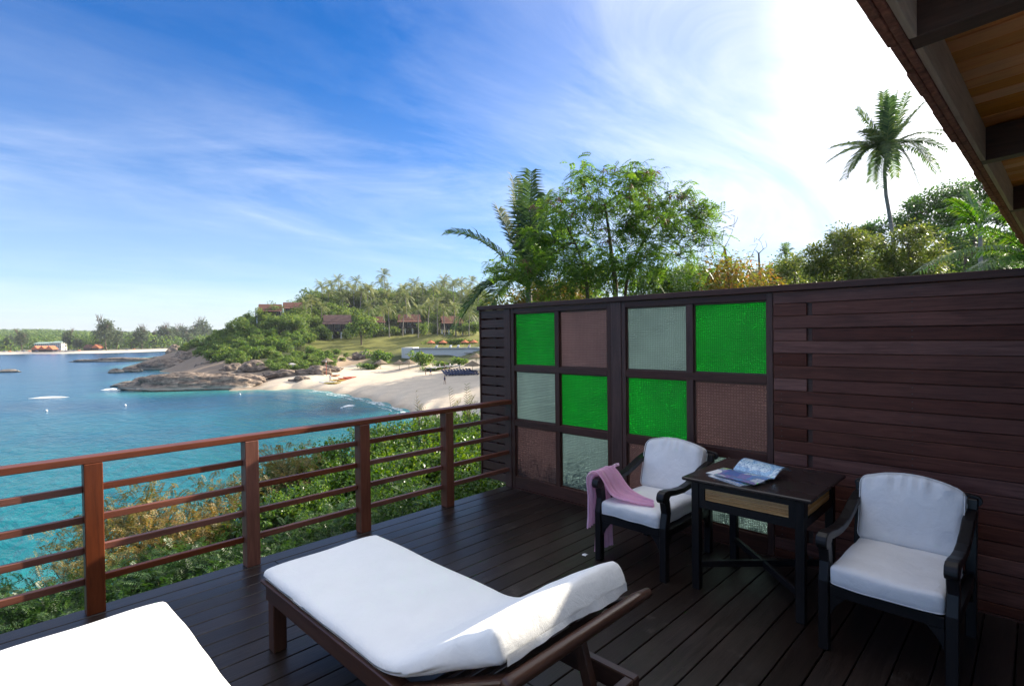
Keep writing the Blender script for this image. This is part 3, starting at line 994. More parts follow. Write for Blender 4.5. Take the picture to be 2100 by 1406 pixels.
M['print_a'] = print_mat('printed_page_blue', [(0.62, 0.66, 0.72), (0.16, 0.30, 0.60), (0.30, 0.22, 0.48), (0.66, 0.70, 0.75), (0.10, 0.16, 0.42)], 11.0)
M['print_b'] = print_mat('printed_page_sea', [(0.40, 0.60, 0.78), (0.22, 0.45, 0.70), (0.60, 0.72, 0.78), (0.30, 0.52, 0.72)], 9.0)
M['print_c'] = print_mat('printed_cover', [(0.20, 0.20, 0.52), (0.50, 0.52, 0.70), (0.40, 0.62, 0.20), (0.16, 0.30, 0.66), (0.62, 0.64, 0.72)], 10.0)


def magazine_flat(label, cx, cy, z, rz, w, d, t, mat):
    m = thing('magazine', label, 'magazine', (cx, cy, z), rz, 'magazines on the table')
    MB().box(-w / 2, w / 2, -d / 2, d / 2, 0, t - 0.0012).build('page_block', M['paper'], m)
    P = [[((i / 8 - 0.5) * w * 1.005, (j / 8 - 0.5) * d * 1.005, t - 0.001 + 0.003 * math.sin(i * 0.6) * (j / 8)) for j in range(9)] for i in range(9)]
    Q = [[(p[0], p[1], p[2] + 0.0008) for p in r] for r in P]
    o = MB().grid(Q).build('cover', mat, m, smooth=True, fix=False)
    return m


magazine_flat('closed glossy magazine with a blue cover, lowest on the black table', -0.735, -2.745, 0.7283, rad(66), 0.27, 0.205, 0.005, M['print_c'])
magazine_flat('closed magazine with a pale green cover band, under the open one', -0.655, -2.70, 0.7335, rad(82), 0.275, 0.21, 0.005, M['print_c'])
om = thing('open_magazine', 'open glossy magazine with curling blue pages on top of the pile', 'magazine', (-0.60, -2.80, 0.739), rad(-12), 'magazines on the table')


def page(side, mat, name, zoff=0.0):
    P = []
    for i in range(15):
        t = i / 14
        s = t * 0.215
        if side < 0:
            xx = -s
            zz = 0.002 + 0.010 * math.sin(min(1, t * 1.6) * math.pi) * (1 - t * 0.4)
        else:
            xx = s * 0.93
            zz = 0.004 + 0.050 * math.sin(min(1.0, t * 1.02) * math.pi * 0.86)
        P.append([(xx + 0.012 * (j / 8 - 0.5) * (side > 0) * t, (j / 8 - 0.5) * 0.285, zz + zoff + 0.014 * (j / 8) * t * (side > 0)) for j in range(9)])
    return MB().grid(P).build(name, mat, om, smooth=True, fix=False)


page(-1, M['print_a'], 'left_page', 0.004)
page(1, M['print_b'], 'right_page', 0.004)
blk = MB()
P = []
for lay in range(4):
    for sd_ in (-1, 1):
        pg = []
        for i in range(11):
            t = i / 10
            s = t * (0.213 - 0.003 * lay)
            if sd_ < 0:
                xx, zz = -s, 0.001 + 0.009 * math.sin(min(1, t * 1.6) * math.pi) * (1 - t * 0.4)
            else:
                xx, zz = s * 0.935, 0.002 + 0.047 * math.sin(min(1.0, t * 1.02) * math.pi * 0.86)
            pg.append([(xx, (j - 0.5) * 0.284, zz + 0.0008 * lay) for j in (0, 1)])
        blk.grid(pg)
blk.build('page_block', M['paper'], om, smooth=True, fix=False)

# pink voile scarf over the near arm of the first chair
sc_ = thing('scarf', 'sheer pink scarf draped over an armchair arm and trailing to the floor', 'scarf', (-0.86, -1.79, 0.62))


def ribbon(path, widths, folds, amp, name, seed, nu=70, nv=44):
    """path: list of (centre, across-direction) control points"""
    cs = [Vector(p[0]) for p in path]
    ac = [Vector(p[1]).normalized() for p in path]
    def interp(arr, t):
        f = t * (len(arr) - 1)
        i = min(int(f), len(arr) - 2)
        u_ = f - i
        a, b = arr[max(i - 1, 0)], arr[i]
        c_, d = arr[i + 1], arr[min(i + 2, len(arr) - 1)]
        return 0.5 * ((2 * b) + (c_ - a) * u_ + (2 * a - 5 * b + 4 * c_ - d) * u_ ** 2 + (3 * b - a - 3 * c_ + d) * u_ ** 3)
    rows = []
    for i in range(nu):
        t = i / (nu - 1)
        p = interp(cs, t)
        d = (interp(cs, min(1, t + 0.01)) - interp(cs, max(0, t - 0.01))).normalized()
        a = interp(ac, t).normalized()
        n_ = a.cross(d).normalized()
        f = t * (len(widths) - 1)
        k = min(int(f), len(widths) - 2)
        w_ = widths[k] + (widths[k + 1] - widths[k]) * (f - k)
        row = []
        for j in range(nv):
            s = j / (nv - 1) - 0.5
            ph = s * folds * math.tau + seed + 0.8 * math.sin(t * 3.1 + seed)
            h = amp * (math.sin(ph) + 0.45 * math.sin(ph * 2.3 + 1.7 + t * 2)) * (0.55 + 0.45 * math.sin(t * 2.2 + 0.5))
            h += 0.010 * mnoise.noise(Vector((t * 5, s * 5, seed)))
            row.append(p + a * (s * w_) + n_ * h)
        rows.append(row)
    return MB().grid(rows).build(name, M['scarf'], sc_, smooth=True, world=True, fix=False)


# the bunch lying from the seat up over the arm and down outside to mid leg
ribbon([((-0.80, -2.20, 0.472), (0.8, 0.5, 0)), ((-0.80, -2.06, 0.474), (1, 0.25, 0)), ((-0.81, -1.93, 0.505), (1, 0, 0.1)), ((-0.82, -1.845, 0.61), (1, 0, 0)),
        ((-0.83, -1.795, 0.648), (1, 0, 0)), ((-0.85, -1.742, 0.60), (1, 0, 0)), ((-0.87, -1.745, 0.46), (1, 0.1, 0)), ((-0.88, -1.745, 0.33), (1, 0.15, 0)), ((-0.89, -1.74, 0.24), (1, 0.15, 0))],
       [0.07, 0.17, 0.22, 0.23, 0.22, 0.21, 0.18, 0.18, 0.20], 4.2, 0.012, 'drape', 0.4)
# the long tail behind, reaching the floor
ribbon([((-0.70, -1.80, 0.652), (1, 0, 0)), ((-0.71, -1.748, 0.61), (1, 0, 0)), ((-0.73, -1.735, 0.45), (1, 0, 0)), ((-0.745, -1.74, 0.25), (1, -0.1, 0)), ((-0.765, -1.75, 0.03), (1, -0.1, 0))],
       [0.18, 0.16, 0.15, 0.17, 0.22], 3.6, 0.012, 'tail', 2.1)
slip = MB().grid([[(-0.93 + 0.05 * i / 4, -1.70 + 0.035 * j / 3 + 0.01 * i / 4, 0.003 + 0.004 * math.sin(i * 1.2)) for j in range(4)] for i in range(5)]).build('paper_slip', M['paper'], smooth=True, fix=False)
tag(slip, 'small white scrap of paper on the deck beside the chair leg', 'paper')

# ------------------------------------------------------------------ terrain
CP = []          # u, v, z above sea


def cp(px, v, zs):
    CP.append(((px - 1050) / FPX * v, v, zs))


def cpp(px, py, zs=0.0):
    """a point of known height seen at a pixel"""
    v = (12.047 - zs) * FPX / (py - hy(px))
    cp(px, v, zs)


for q in [(900, 870), (870, 855), (840, 846), (800, 830), (760, 820), (720, 812), (680, 804), (640, 799), (600, 797), (545, 800)]:
    cpp(q[0], q[1], 0.0)
    cpp(q[0] - 30, q[1] + 14, -1.2)
    cpp(q[0] + 20, q[1] - 9, 0.9)
for q in [(480, 803), (400, 804), (330, 803), (270, 802)]:
    cpp(q[0], q[1] + 1, -0.2)
    cpp(q[0] - 10, q[1] + 14, -2.5)
for q in [(480, 794), (400, 793), (330, 794)]:
    cpp(q[0], q[1], 0.6)
for q in [(205, 798), (190, 770), (280, 766), (330, 764), (150, 745), (300, 750), (250, 742)]:
    cpp(q[0], q[1], -1.6)
for q in [(355, 764, 0.1), (372, 752, 0.2), (345, 738, 0.0)]:
    cpp(*q)
for (u, v, z) in [(-25, 24, -1), (-29, 36, -2.5), (-30, 52, -2.5), (-27, 68, -2.2), (-22, 58, -1.0), (-19, 45, -1), (-45, 60, -4), (-70, 90, -5), (-50, 108, -3), (-120, 130, -6), (-120, 60, -6), (-60, 25, -5), (-200, 200, -7),
                  (-260, 300, -7), (-330, 420, -7), (-200, 400, -4), (-260, 500, -5), (-150, 520, -3), (-400, 100, -8), (-300, 0, -8), (-600, 400, -9), (-900, 0, -9), (-900, 900, -9), (-100, -60, -6), (-60, -100, -5), (-250, -200, -8), (-60, 700, 0), (-200, 720, -2), (-500, 700, -7)]:
    CP.append((u, v, z))
# beach, dunes, lawn, headland
cpp(620, 778, 2.0), cpp(700, 752, 2.6), cpp(800, 757, 2.6), cpp(900, 762, 3.0), cpp(985, 772, 3.3), cpp(985, 835, 3.6), cpp(1040, 800, 4.2), cpp(750, 790, 1.5), cpp(850, 795, 1.9), cpp(930, 810, 2.2)
cp(950, 185, 5.8), cp(850, 186, 5.4), cp(760, 190, 5.2), cp(700, 182, 5.0), cp(620, 200, 7.0), cp(600, 172, 5.6), cp(850, 240, 12.3), cp(985, 240, 13.4), cp(760, 212, 8.6), cp(850, 212, 9.3), cp(950, 212, 9.8), cp(700, 225, 10.0)
cp(830, 252, 15.0), cp(950, 255, 16.0), cp(690, 245, 14.0), cp(545, 232, 19.5), cp(600, 240, 20.0), cp(800, 330, 34), cp(900, 330, 33), cp(985, 330, 33), cp(720, 325, 32), cp(640, 310, 29), cp(560, 275, 24), cp(490, 262, 19)
cp(440, 275, 14), cp(400, 290, 9), cp(365, 322, 7), cp(352, 335, 3), cp(450, 205, 7.0), cp(550, 200, 11), cp(600, 178, 6.4), cp(520, 166, 4.4), cp(400, 190, 2.6), cp(650, 152, 3.2), cp(560, 150, 2.6), cp(480, 150, 1.6), cp(420, 235, 8)
cp(800, 420, 30), cp(600, 400, 18), cp(450, 400, 6), cp(985, 450, 34), cp(800, 600, 18), cp(1100, 105, 5.5), cp(1100, 62, 6), cp(1200, 170, 12), cp(1400, 120, 15), cp(1400, 250, 28), cp(1800, 60, 15), cp(2000, 100, 23), cp(1400, 42, 10)
cp(2100, 42, 13), cp(1300, 450, 38), cp(1900, 300, 40), cp(2100, 600, 40), cp(2300, 60, 16)
for (u, v, z) in [(0, 0, 8.3), (-4, 7, 8.4), (-8, 4, 8.0), (-6, 11, 7.6), (-3, 14, 7.8), (2, 12, 8.2), (-12, 8, 6.2), (-16, 12, 3.6), (-10, 17, 5.2), (-20, 16, 1.0), (-14, 24, 1.6), (-6, 24, 5.0), (-9, 36, 2.6), (0, 26, 6.2), (0, 40, 4.6), (-11, 46, 0.6),
                  (4, 52, 4.6), (-4, 60, 2.0), (8, 8, 8.8), (14, 16, 9.6), (30, 20, 11.5), (10, 0, 9), (0, -20, 10), (30, -20, 13), (-14, 0, 6.5), (-22, 2, 1.0), (-20, -15, 4), (60, -60, 20), (0, -80, 14), (200, 0, 35), (150, -150, 30), (600, 200, 50), (700, -300, 50), (300, 900, 30), (0, 950, 12), (900, 900, 40)]:
    CP.append((u, v, z))
CP = np.array(CP)


def warp(u, v):
    return np.arcsinh(u / 14.0), np.arcsinh(v / 14.0)


_wx, _wy = warp(CP[:, 0], CP[:, 1])
_d = np.hypot(_wx[:, None] - _wx[None], _wy[:, None] - _wy[None])
_A = np.zeros((len(CP) + 3, len(CP) + 3))
_A[:len(CP), :len(CP)] = _d - 0.002 * np.eye(len(CP))
_A[:len(CP), len(CP)] = _A[len(CP), :len(CP)] = 1
_A[:len(CP), len(CP) + 1] = _A[len(CP) + 1, :len(CP)] = _wx
_A[:len(CP), len(CP) + 2] = _A[len(CP) + 2, :len(CP)] = _wy
_c = np.linalg.lstsq(_A, np.concatenate([CP[:, 2], [0, 0, 0]]), rcond=None)[0]


def height(u, v):
    u, v = np.asarray(u, float), np.asarray(v, float)
    x, y = warp(u, v)
    z = _c[-3] + _c[-2] * x + _c[-1] * y
    for i in range(len(CP)):
        z = z + _c[i] * np.hypot(x - _wx[i], y - _wy[i])
    return z


SX = np.linspace(-math.asinh(950 / 12), math.asinh(950 / 12), 420)
us = 12 * np.sinh(SX)
vs_ = np.concatenate([np.linspace(-120, -8, 22), 12 * np.sinh(np.linspace(math.asinh(-6 / 12), math.asinh(950 / 12), 360))])
U, V = np.meshgrid(us, vs_, indexing='ij')
Z = height(U, V)
_n = np.zeros_like(Z)
for (f_, a_) in ((0.05, 0.8), (0.16, 0.3)):
    _n += a_ * np.sin(U * f_ * 6.1 + np.sin(V * f_ * 4) * 2) * np.sin(V * f_ * 5.3 + 1.3 * np.sin(U * f_ * 3.1))
sandy = (Z < 4.4) & (V > 55) & (V < 200) & (U > -66) & (U < 30)
Zr = Z + np.where(sandy, 0.0, 0.5) * _n * np.clip(np.abs(Z) / 2.5, 0, 1)


def poly_in(px_, py_, poly):
    ins = np.zeros(px_.shape, bool)
    n = len(poly)
    for i in range(n):
        x1, y1 = poly[i]
        x2, y2 = poly[(i + 1) % n]
        c = ((y1 > py_) != (y2 > py_)) & (px_ < (x2 - x1) * (py_ - y1) / (y2 - y1 + 1e-12) + x1)
        ins ^= c
    return ins


def uvp(px, v):
    return ((px - 1050) / FPX * v, v)


SAND = [uvp(530, 128), uvp(560, 140), uvp(640, 150), uvp(690, 168), uvp(720, 172), uvp(800, 166), uvp(985, 150), uvp(1250, 110), uvp(1300, 75), (8, 52), (-5, 46), (-14, 58), (-30, 80), (-60, 105), (-75, 125)]
LAWN = [uvp(605, 192), uvp(640, 188), uvp(720, 194), uvp(800, 192), uvp(1010, 194), uvp(1030, 248), uvp(850, 246), uvp(720, 236), uvp(640, 218)]
ROCKY = [uvp(330, 350), uvp(350, 300), uvp(440, 215), uvp(480, 190), uvp(560, 158), uvp(640, 152), uvp(600, 138), uvp(520, 126), uvp(300, 122), uvp(200, 128), uvp(200, 200), uvp(250, 340)]
PATHS = [uvp(650, 168), uvp(700, 190), uvp(760, 188), uvp(700, 160), uvp(640, 148)]
C = np.zeros(U.shape + (4,))
C[...] = (0.050, 0.062, 0.022, 1)
C[poly_in(U, V, ROCKY)] = (0.26, 0.20, 0.15, 1)
C[poly_in(U, V, PATHS)] = (0.34, 0.25, 0.17, 1)
C[poly_in(U, V, LAWN)] = (0.165, 0.165, 0.045, 1)
C[poly_in(U, V, SAND)] = (0.60, 0.50, 0.38, 1)
wet = poly_in(U, V, SAND) & (Z < 0.28)
C[wet] = (0.36, 0.29, 0.22, 1)
C[(Z < -0.35)] = (0.40, 0.40, 0.30, 1)
for _ in range(1):
    C[1:-1, 1:-1] = (C[1:-1, 1:-1] * 2 + C[:-2, 1:-1] + C[2:, 1:-1] + C[1:-1, :-2] + C[1:-1, 2:]) / 6
P3 = np.zeros(U.shape + (3,))
P3[..., 0] = CAM.x + RH.x * U + FH.x * V
P3[..., 1] = CAM.y + RH.y * U + FH.y * V
P3[..., 2] = SEA + Zr


def grid_mesh(name, P):
    nu, nv = P.shape[:2]
    me = bpy.data.meshes.new(name)
    me.vertices.add(nu * nv)
    me.vertices.foreach_set('co', P.astype(np.float32).ravel())
    i, j = np.meshgrid(np.arange(nu - 1), np.arange(nv - 1), indexing='ij')
    a = (i * nv + j).ravel()
    q = np.stack([a, a + nv, a + nv + 1, a + 1], 1).astype(np.int32)
    me.loops.add(q.size)
    me.loops.foreach_set('vertex_index', q.ravel())
    me.polygons.add(len(q))
    me.polygons.foreach_set('loop_start', np.arange(0, q.size, 4, dtype=np.int32))
    me.polygons.foreach_set('use_smooth', np.ones(len(q), dtype=bool))
    me.update(calc_edges=True)
    return me


def color_attr(me, name, C_):
    at_ = me.color_attributes.new(name, 'FLOAT_COLOR', 'POINT')
    at_.data.foreach_set('color', np.asarray(C_, dtype=np.float32).ravel())


m, nt = newmat('ground_cover')
att = N(nt, 'ShaderNodeAttribute', attribute_name='cover').outputs['Color']
tc = N(nt, 'ShaderNodeTexCoord').outputs['Object']
na = noise_(nt, tc, 0.35, 6.0, 0.62)
nb = noise_(nt, tc, 3.0, 5.0, 0.65)
t = math_(nt, 'ADD', math_(nt, 'MULTIPLY', na, 0.6), math_(nt, 'MULTIPLY', nb, 0.4))
hs = N(nt, 'ShaderNodeHueSaturation', {'Color': att, 'Value': math_(nt, 'ADD', math_(nt, 'MULTIPLY', t, 0.9), 0.55)}).outputs[0]
out(nt, pbsdf(nt, color=hs, rough=0.95, spec=0.15, normal=bump_(nt, t, 0.5, 0.25)))
M['ground'] = m
me = grid_mesh('ground', P3)
color_attr(me, 'cover', C)
ground = link('ground', me, M['ground'])
tag(ground, 'headland with lawn, sandy cove and rocky shore', kind='structure')


def hit(px, py, vmin=22.0, vmax=900.0):
    """where the ray through a pixel meets the ground"""
    v = vmin * (vmax / vmin) ** np.linspace(0, 1, 500)
    u = (px - 1050) / FPX * v
    zr = 12.047 - v * (py - hy(px)) / FPX
    zg = height(u, v)
    k = np.argmax(zg > zr) if np.any(zg > zr) else len(v) - 1
    return float(u[k]), float(v[k]), float(zg[k])


def put(px, py, **k):
    u, v, z = hit(px, py, **k)
    return W(u, v, z), v


def ground_at(u, v):
    return W(u, v, float(height(u, v)))


# ------------------------------------------------------------------ sea
ss = np.linspace(-math.asinh(6000 / 12), math.asinh(6000 / 12), 300)
su = 12 * np.sinh(ss)
sv = 12 * np.sinh(np.linspace(math.asinh(-3000 / 12), math.asinh(6000 / 12), 300))
SU, SV = np.meshgrid(su, sv, indexing='ij')
SZ = height(np.clip(SU, -940, 940), np.clip(SV, -115, 940))
dist = np.hypot(SU, SV)
near = np.array([0.002, 0.120, 0.128])
mid = np.array([0.002, 0.078, 0.138])
far = np.array([0.003, 0.048, 0.125])
shoal = np.array([0.050, 0.245, 0.225])
f1 = np.clip((dist - 45) / 90, 0, 1)[..., None]
f2 = np.clip((dist - 130) / 320, 0, 1)[..., None]
SC = near * (1 - f1) + mid * f1
SC = SC * (1 - f2) + far * f2
fs_ = (np.clip((SZ + 2.2) / 2.4, 0, 1) ** 1.3)[..., None]
SC = SC * (1 - fs_) + shoal * fs_
for (pxr, pyr, ru, rv, dk) in [(660, 846, 9, 4.2, 0.75), (610, 852, 8, 4, 0.4), (50, 833, 30, 7, 0.6), (200, 838, 26, 6, 0.45), (350, 830, 18, 5, 0.35), (300, 900, 10, 5, 0.25), (440, 818, 16, 3, 0.4), (560, 815, 12, 3, 0.35), (180, 775, 40, 10, 0.35), (120, 900, 12, 4, 0.3), (420, 880, 10, 3, 0.3)]:
    vv = 12.047 * FPX / (pyr - hy(pxr))
    uu = (pxr - 1050) / FPX * vv
    g = np.exp(-(((SU - uu) / ru) ** 2 + ((SV - vv) / rv) ** 2))[..., None] * dk
    SC = SC * (1 - g) + np.array([0.010, 0.045, 0.095]) * g
SP = np.zeros(SU.shape + (3,))
SP[..., 0] = CAM.x + RH.x * SU + FH.x * SV
SP[..., 1] = CAM.y + RH.y * SU + FH.y * SV
SP[..., 2] = SEA
me = grid_mesh('sea', SP)
color_attr(me, 'water', np.concatenate([SC, np.ones(SC.shape[:2] + (1,))], -1))
m, nt = newmat('sea_water')
att = N(nt, 'ShaderNodeAttribute', attribute_name='water').outputs['Color']
tc = N(nt, 'ShaderNodeTexCoord').outputs['Object']
mp = N(nt, 'ShaderNodeMapping', {'Vector': tc, 'Rotation': (0, 0, rad(25)), 'Scale': (1.0, 0.45, 1)}).outputs[0]
w1 = noise_(nt, mp, 1.1, 5.0, 0.62, 0.5)
w2 = noise_(nt, mp, 0.16, 4.0, 0.55, 0.4)
w3 = noise_(nt, tc, 0.02, 4.0, 0.6, 0.5)
hgt = math_(nt, 'ADD', math_(nt, 'MULTIPLY', w1, 0.45), math_(nt, 'MULTIPLY', w2, 1.6))
w4 = noise_(nt, mp, 0.05, 3.0, 0.5, 0.6)
val = math_(nt, 'ADD', 0.42, math_(nt, 'MULTIPLY', math_(nt, 'ADD', math_(nt, 'MULTIPLY', w1, 0.55), math_(nt, 'MULTIPLY', math_(nt, 'ADD', w2, math_(nt, 'ADD', w3, w4)), 0.25)), 1.05))
cw = N(nt, 'ShaderNodeHueSaturation', {'Color': att, 'Value': val}).outputs[0]
out(nt, pbsdf(nt, color=cw, rough=0.2, spec=0.22, ior=1.33, normal=bump_(nt, hgt, 0.75, 0.55)))
sea = link('sea', me, m)
tag(sea, 'turquoise sea turning deep blue away from the cove', kind='structure')

# foam lines on the shore
m, nt = newmat('foam')
tc = N(nt, 'ShaderNodeTexCoord').outputs['Object']
fn_ = noise_(nt, tc, 1.4, 6.0, 0.7, 0.6)
al = ramp(nt, fn_, [(0.44, (0, 0, 0)), (0.62, (0.9, 0.9, 0.9))])
di = pbsdf(nt, color=(0.80, 0.82, 0.82), rough=0.9)
out(nt, N(nt, 'ShaderNodeMixShader', {0: al, 1: N(nt, 'ShaderNodeBsdfTransparent').outputs[0], 2: di}).outputs[0])
M['foam'] = m
shore = [(900, 872), (870, 858), (845, 851), (820, 842), (800, 834), (775, 826), (750, 820), (720, 814), (690, 808), (665, 804), (640, 801)]
sp = []
for (a, b) in shore:
    vv = 12.047 * FPX / (b - hy(a))
    sp.append(((a - 1050) / FPX * vv, vv))
fr = random.Random(2)


def strip(off0, off1, name, label, wob=1.6):
    P = []
    n = 120
    for i in range(n):
        t = i / (n - 1) * (len(sp) - 1)
        k = min(int(t), len(sp) - 2)
        f = t - k
        u_ = sp[k][0] + (sp[k + 1][0] - sp[k][0]) * f
        v_ = sp[k][1] + (sp[k + 1][1] - sp[k][1]) * f
        w_ = wob * mnoise.noise(Vector((i * 0.09, off0 * 3, 1.0)))
        w2_ = wob * mnoise.noise(Vector((i * 0.13, off1 * 5, 7.0)))
        # seaward is towards -u, -v
        P.append([W(u_ + o * -0.62, v_ + o * -0.55, 0.03) for o in (off0 + w_, (off0 + off1) / 2 + (w_ + w2_) / 2, off1 + w2_)])
    o = MB().grid(P).build(name, M['foam'], smooth=True, fix=False)
    tag(o, label, kind='stuff')


strip(-0.3, 0.9, 'foam', 'white foam washing up on the sand of the cove', 1.1)
strip(1.6, 2.3, 'foam', 'thin white line of a small breaker off the cove', 1.4)


def foam_patch(px_, py_, ru, rv, label, seed):
    vv = 12.047 * FPX / (py_ - hy(px_))
    uu = (px_ - 1050) / FPX * vv
    P = []
    for i in range(26):
        s = i / 25 * 2 - 1
        w_ = math.sqrt(max(0, 1 - s * s)) * rv * (0.6 + 0.6 * mnoise.noise(Vector((i * 0.35, seed, 0))))
        c_ = 1.2 * s + rv * 0.5 * mnoise.noise(Vector((i * 0.2, seed, 5)))
        P.append([W(uu + s * ru, vv + c_ - w_, 0.05), W(uu + s * ru, vv + c_, 0.32 * (1 - s * s)), W(uu + s * ru, vv + c_ + w_, 0.05)])
    tag(MB().grid(P).build('foam', M['foam_solid'], smooth=True, fix=False), label, kind='stuff')


M['foam_solid'] = plain('solid_foam', (0.8, 0.82, 0.82), 0.9, 0.2, 0.08, 3.0, 0.6)
foam_patch(98, 816, 3.4, 1.1, 'white crest of a wave breaking over a submerged reef', 1)
foam_patch(226, 799, 1.7, 1.6, 'white surf at the tip of the rock shelf', 2)
foam_patch(712, 834, 0.9, 0.5, 'small white crest over the dark reef off the beach', 3)
for k, (a, b, lb) in enumerate([(92, 843, 'white mooring buoy nearest the reef wave on the left'), (254, 832, 'white mooring buoy out from the rock shelf'), (490, 809, 'white mooring buoy just in front of the rock shelf'), (698, 838, 'white mooring buoy over the dark reef')]):
    vv = 12.047 * FPX / (b - hy(a))
    bm = bmesh.new()
    bmesh.ops.create_icosphere(bm, subdivisions=2, radius=0.2)
    me = bpy.data.meshes.new('buoy')
    bm.to_mesh(me)
    bm.free()
    o = link('mooring_buoy', me, M['foam_solid'])
    o.location = W((a - 1050) / FPX * vv, vv, 0.08)
    tag(o, lb, 'buoy', 'mooring buoys in the cove')

# ------------------------------------------------------------------ rocks
m, nt = newmat('shore_rock')
tc = N(nt, 'ShaderNodeTexCoord').outputs['Object']
geo = N(nt, 'ShaderNodeNewGeometry')
ra = noise_(nt, tc, 0.5, 8.0, 0.66, 0.4)
rb = noise_(nt, N(nt, 'ShaderNodeMapping', {'Vector': tc, 'Scale': (0.7, 0.7, 3.0), 'Rotation': (0.3, 0.2, 0)}).outputs[0], 0.9, 6.0, 0.65, 0.8)
t = math_(nt, 'ADD', math_(nt, 'MULTIPLY', ra, 0.5), math_(nt, 'MULTIPLY', rb, 0.5))
rc = ramp(nt, t, [(0.36, (0.055, 0.044, 0.037)), (0.46, (0.15, 0.115, 0.09)), (0.54, (0.28, 0.215, 0.165)), (0.68, (0.44, 0.35, 0.27))])
hz_ = N(nt, 'ShaderNodeSeparateXYZ', {0: geo.outputs['Position']}).outputs[2]
low = math_(nt, 'SUBTRACT', hz_, SEA)
band = ramp(nt, math_(nt, 'ADD', math_(nt, 'MULTIPLY', low, 0.5), math_(nt, 'MULTIPLY', ra, 0.25)), [(0.24, (0.085, 0.07, 0.045)), (0.34, (0.50, 0.45, 0.36)), (0.62, (0.44, 0.36, 0.28)), (0.85, (0.5, 0.5, 0.5))])
bf = ramp(nt, math_(nt, 'ADD', math_(nt, 'MULTIPLY', low, 0.5), math_(nt, 'MULTIPLY', ra, 0.25)), [(0.3, (0.9, 0.9, 0.9)), (0.72, (0, 0, 0))])
rc = mixc(nt, bf, rc, band)
out(nt, pbsdf(nt, color=rc, rough=0.88, spec=0.2, normal=bump_(nt, t, 0.9, 0.5)))
M['rock'] = m


def rock(px_, py_, wpx, hpx, dp, label, seed, base=0.0, group='rocks along the headland shore', rough=1.0, mat='rock', v=None):
    """pixel of the waterline centre, width and height in pixels, depth ratio"""
    vv = v or (12.047 - base) * FPX / (py_ - hy(px_))
    uu = (px_ - 1050) / FPX * vv
    sx, sz = wpx / FPX * vv / 2, hpx / FPX * vv * (1.3 if wpx > 200 else 0.88)
    sy = sx * dp
    bm = bmesh.new()
    bmesh.ops.create_icosphere(bm, subdivisions=5, radius=1.0)
    for p in bm.verts:
        c = p.co
        d = c.copy()
        n_ = mnoise.noise(c * 1.3 + Vector((seed, 0, 0))) * 0.28 + mnoise.noise(c * 3.1 + Vector((0, seed, 0))) * 0.16 + abs(mnoise.noise(c * 6.3 + Vector((0, 0, seed)))) * -0.14 + mnoise.noise(c * 13 + Vector((seed, 3, 0))) * 0.045
        st = math.floor((c.z * 5 + c.x * 1.3 + mnoise.noise(c * 2 + Vector((seed, seed, 0))) * 1.2)) * 0.03
        d *= 1 + (n_ + st * 0.6) * rough
        z = d.z
        z = z * sz if z > 0 else z * sz * 0.5
        p.co = RH * (d.x * sx) + FH * (d.y * sy) + Vector((0, 0, z))
    me = bpy.data.meshes.new('rock')
    bm.to_mesh(me)
    bm.free()
    me.polygons.foreach_set('use_smooth', [True] * len(me.polygons))
    o = link('rock', me, M[mat])
    o.location = W(uu, vv, base - 0.15)
    return tag(o, label, 'rock', group)


rock(380, 798, 290, 25, 0.30, 'long low sandstone shelf jutting into the cove, the largest of the shore rocks', 1.1, 0, rough=0.8)
rock(330, 784, 150, 19, 0.4, 'dark ridged back of rock rising behind the long shelf', 2.3, 0.4)
rock(262, 792, 66, 12, 0.5, 'pale wave washed knob at the seaward tip of the long shelf', 3.7, 0)
rock(470, 793, 140, 17, 0.35, 'pale rounded rock where the shelf meets the sand', 5.2, 0.2)
rock(446, 781, 90, 19, 0.5, 'pinkish cracked boulder behind the pale rounded rock', 6.6, 1.2)
rock(500, 782, 80, 16, 0.5, 'broken brown boulder above the pale rounded rock', 7.9, 1.2)
rock(236, 764, 34, 9, 0.6, 'small twin topped rock standing alone off the point', 8.4, 0)
rock(268, 762, 46, 12, 0.5, 'low rock between the lone rock and the dark point', 9.3, 0)
rock(345, 757, 130, 25, 0.45, 'dark rounded rock mass of the headland point', 10.1, 0)
rock(385, 744, 90, 24, 0.6, 'tan slab leaning against the dark headland point', 11.7, 1.5)
rock(252, 741, 190, 9, 0.18, 'thin flat reef of bare rock lying out beyond the point', 12.9, 0)
rock(330, 740, 70, 11, 0.3, 'flat tan rock at the landward end of the bare reef', 14.2, 0)
rock(357, 736, 32, 30, 0.9, 'dark upright cliff block at the far end of the headland', 15.5, 0, v=345)
rock(16, 763, 50, 7, 0.4, 'small pale rock islet in the open water at the left', 16.2, 0)
rock(430, 757, 60, 20, 0.6, 'shadowed grey boulder below the headland shrubs', 17.7, 2.0)
rock(478, 762, 60, 18, 0.6, 'wedge of tan rock with a flat top below the shrubs', 18.9, 2.2)
rock(520, 758, 70, 20, 0.6, 'pale sloping slab under the long green shrub', 19.2, 3.0)
rock(580, 770, 90, 13, 0.4, 'low pink rock ledge at the top of the sand', 20.4, 2.2)
rock(642, 768, 70, 18, 0.5, 'jagged pink and grey rock pile beside the boats', 21.9, 2.4, rough=1.5)
rock(612, 780, 44, 9, 0.5, 'small rock cluster half buried at the sand edge', 22.3, 1.6, rough=1.4)
rock(672, 760, 50, 12, 0.6, 'jagged rock under the red flag post', 23.8, 3.0, rough=1.5)
rock(740, 733, 40, 14, 0.6, 'bare orange rock slope below the round lawn tree', 24.6, 5.0, v=187, rough=1.2)
rock(552, 792, 26, 6, 0.6, 'small dark stone on the wet sand by the shelf', 25.3, 0.3)

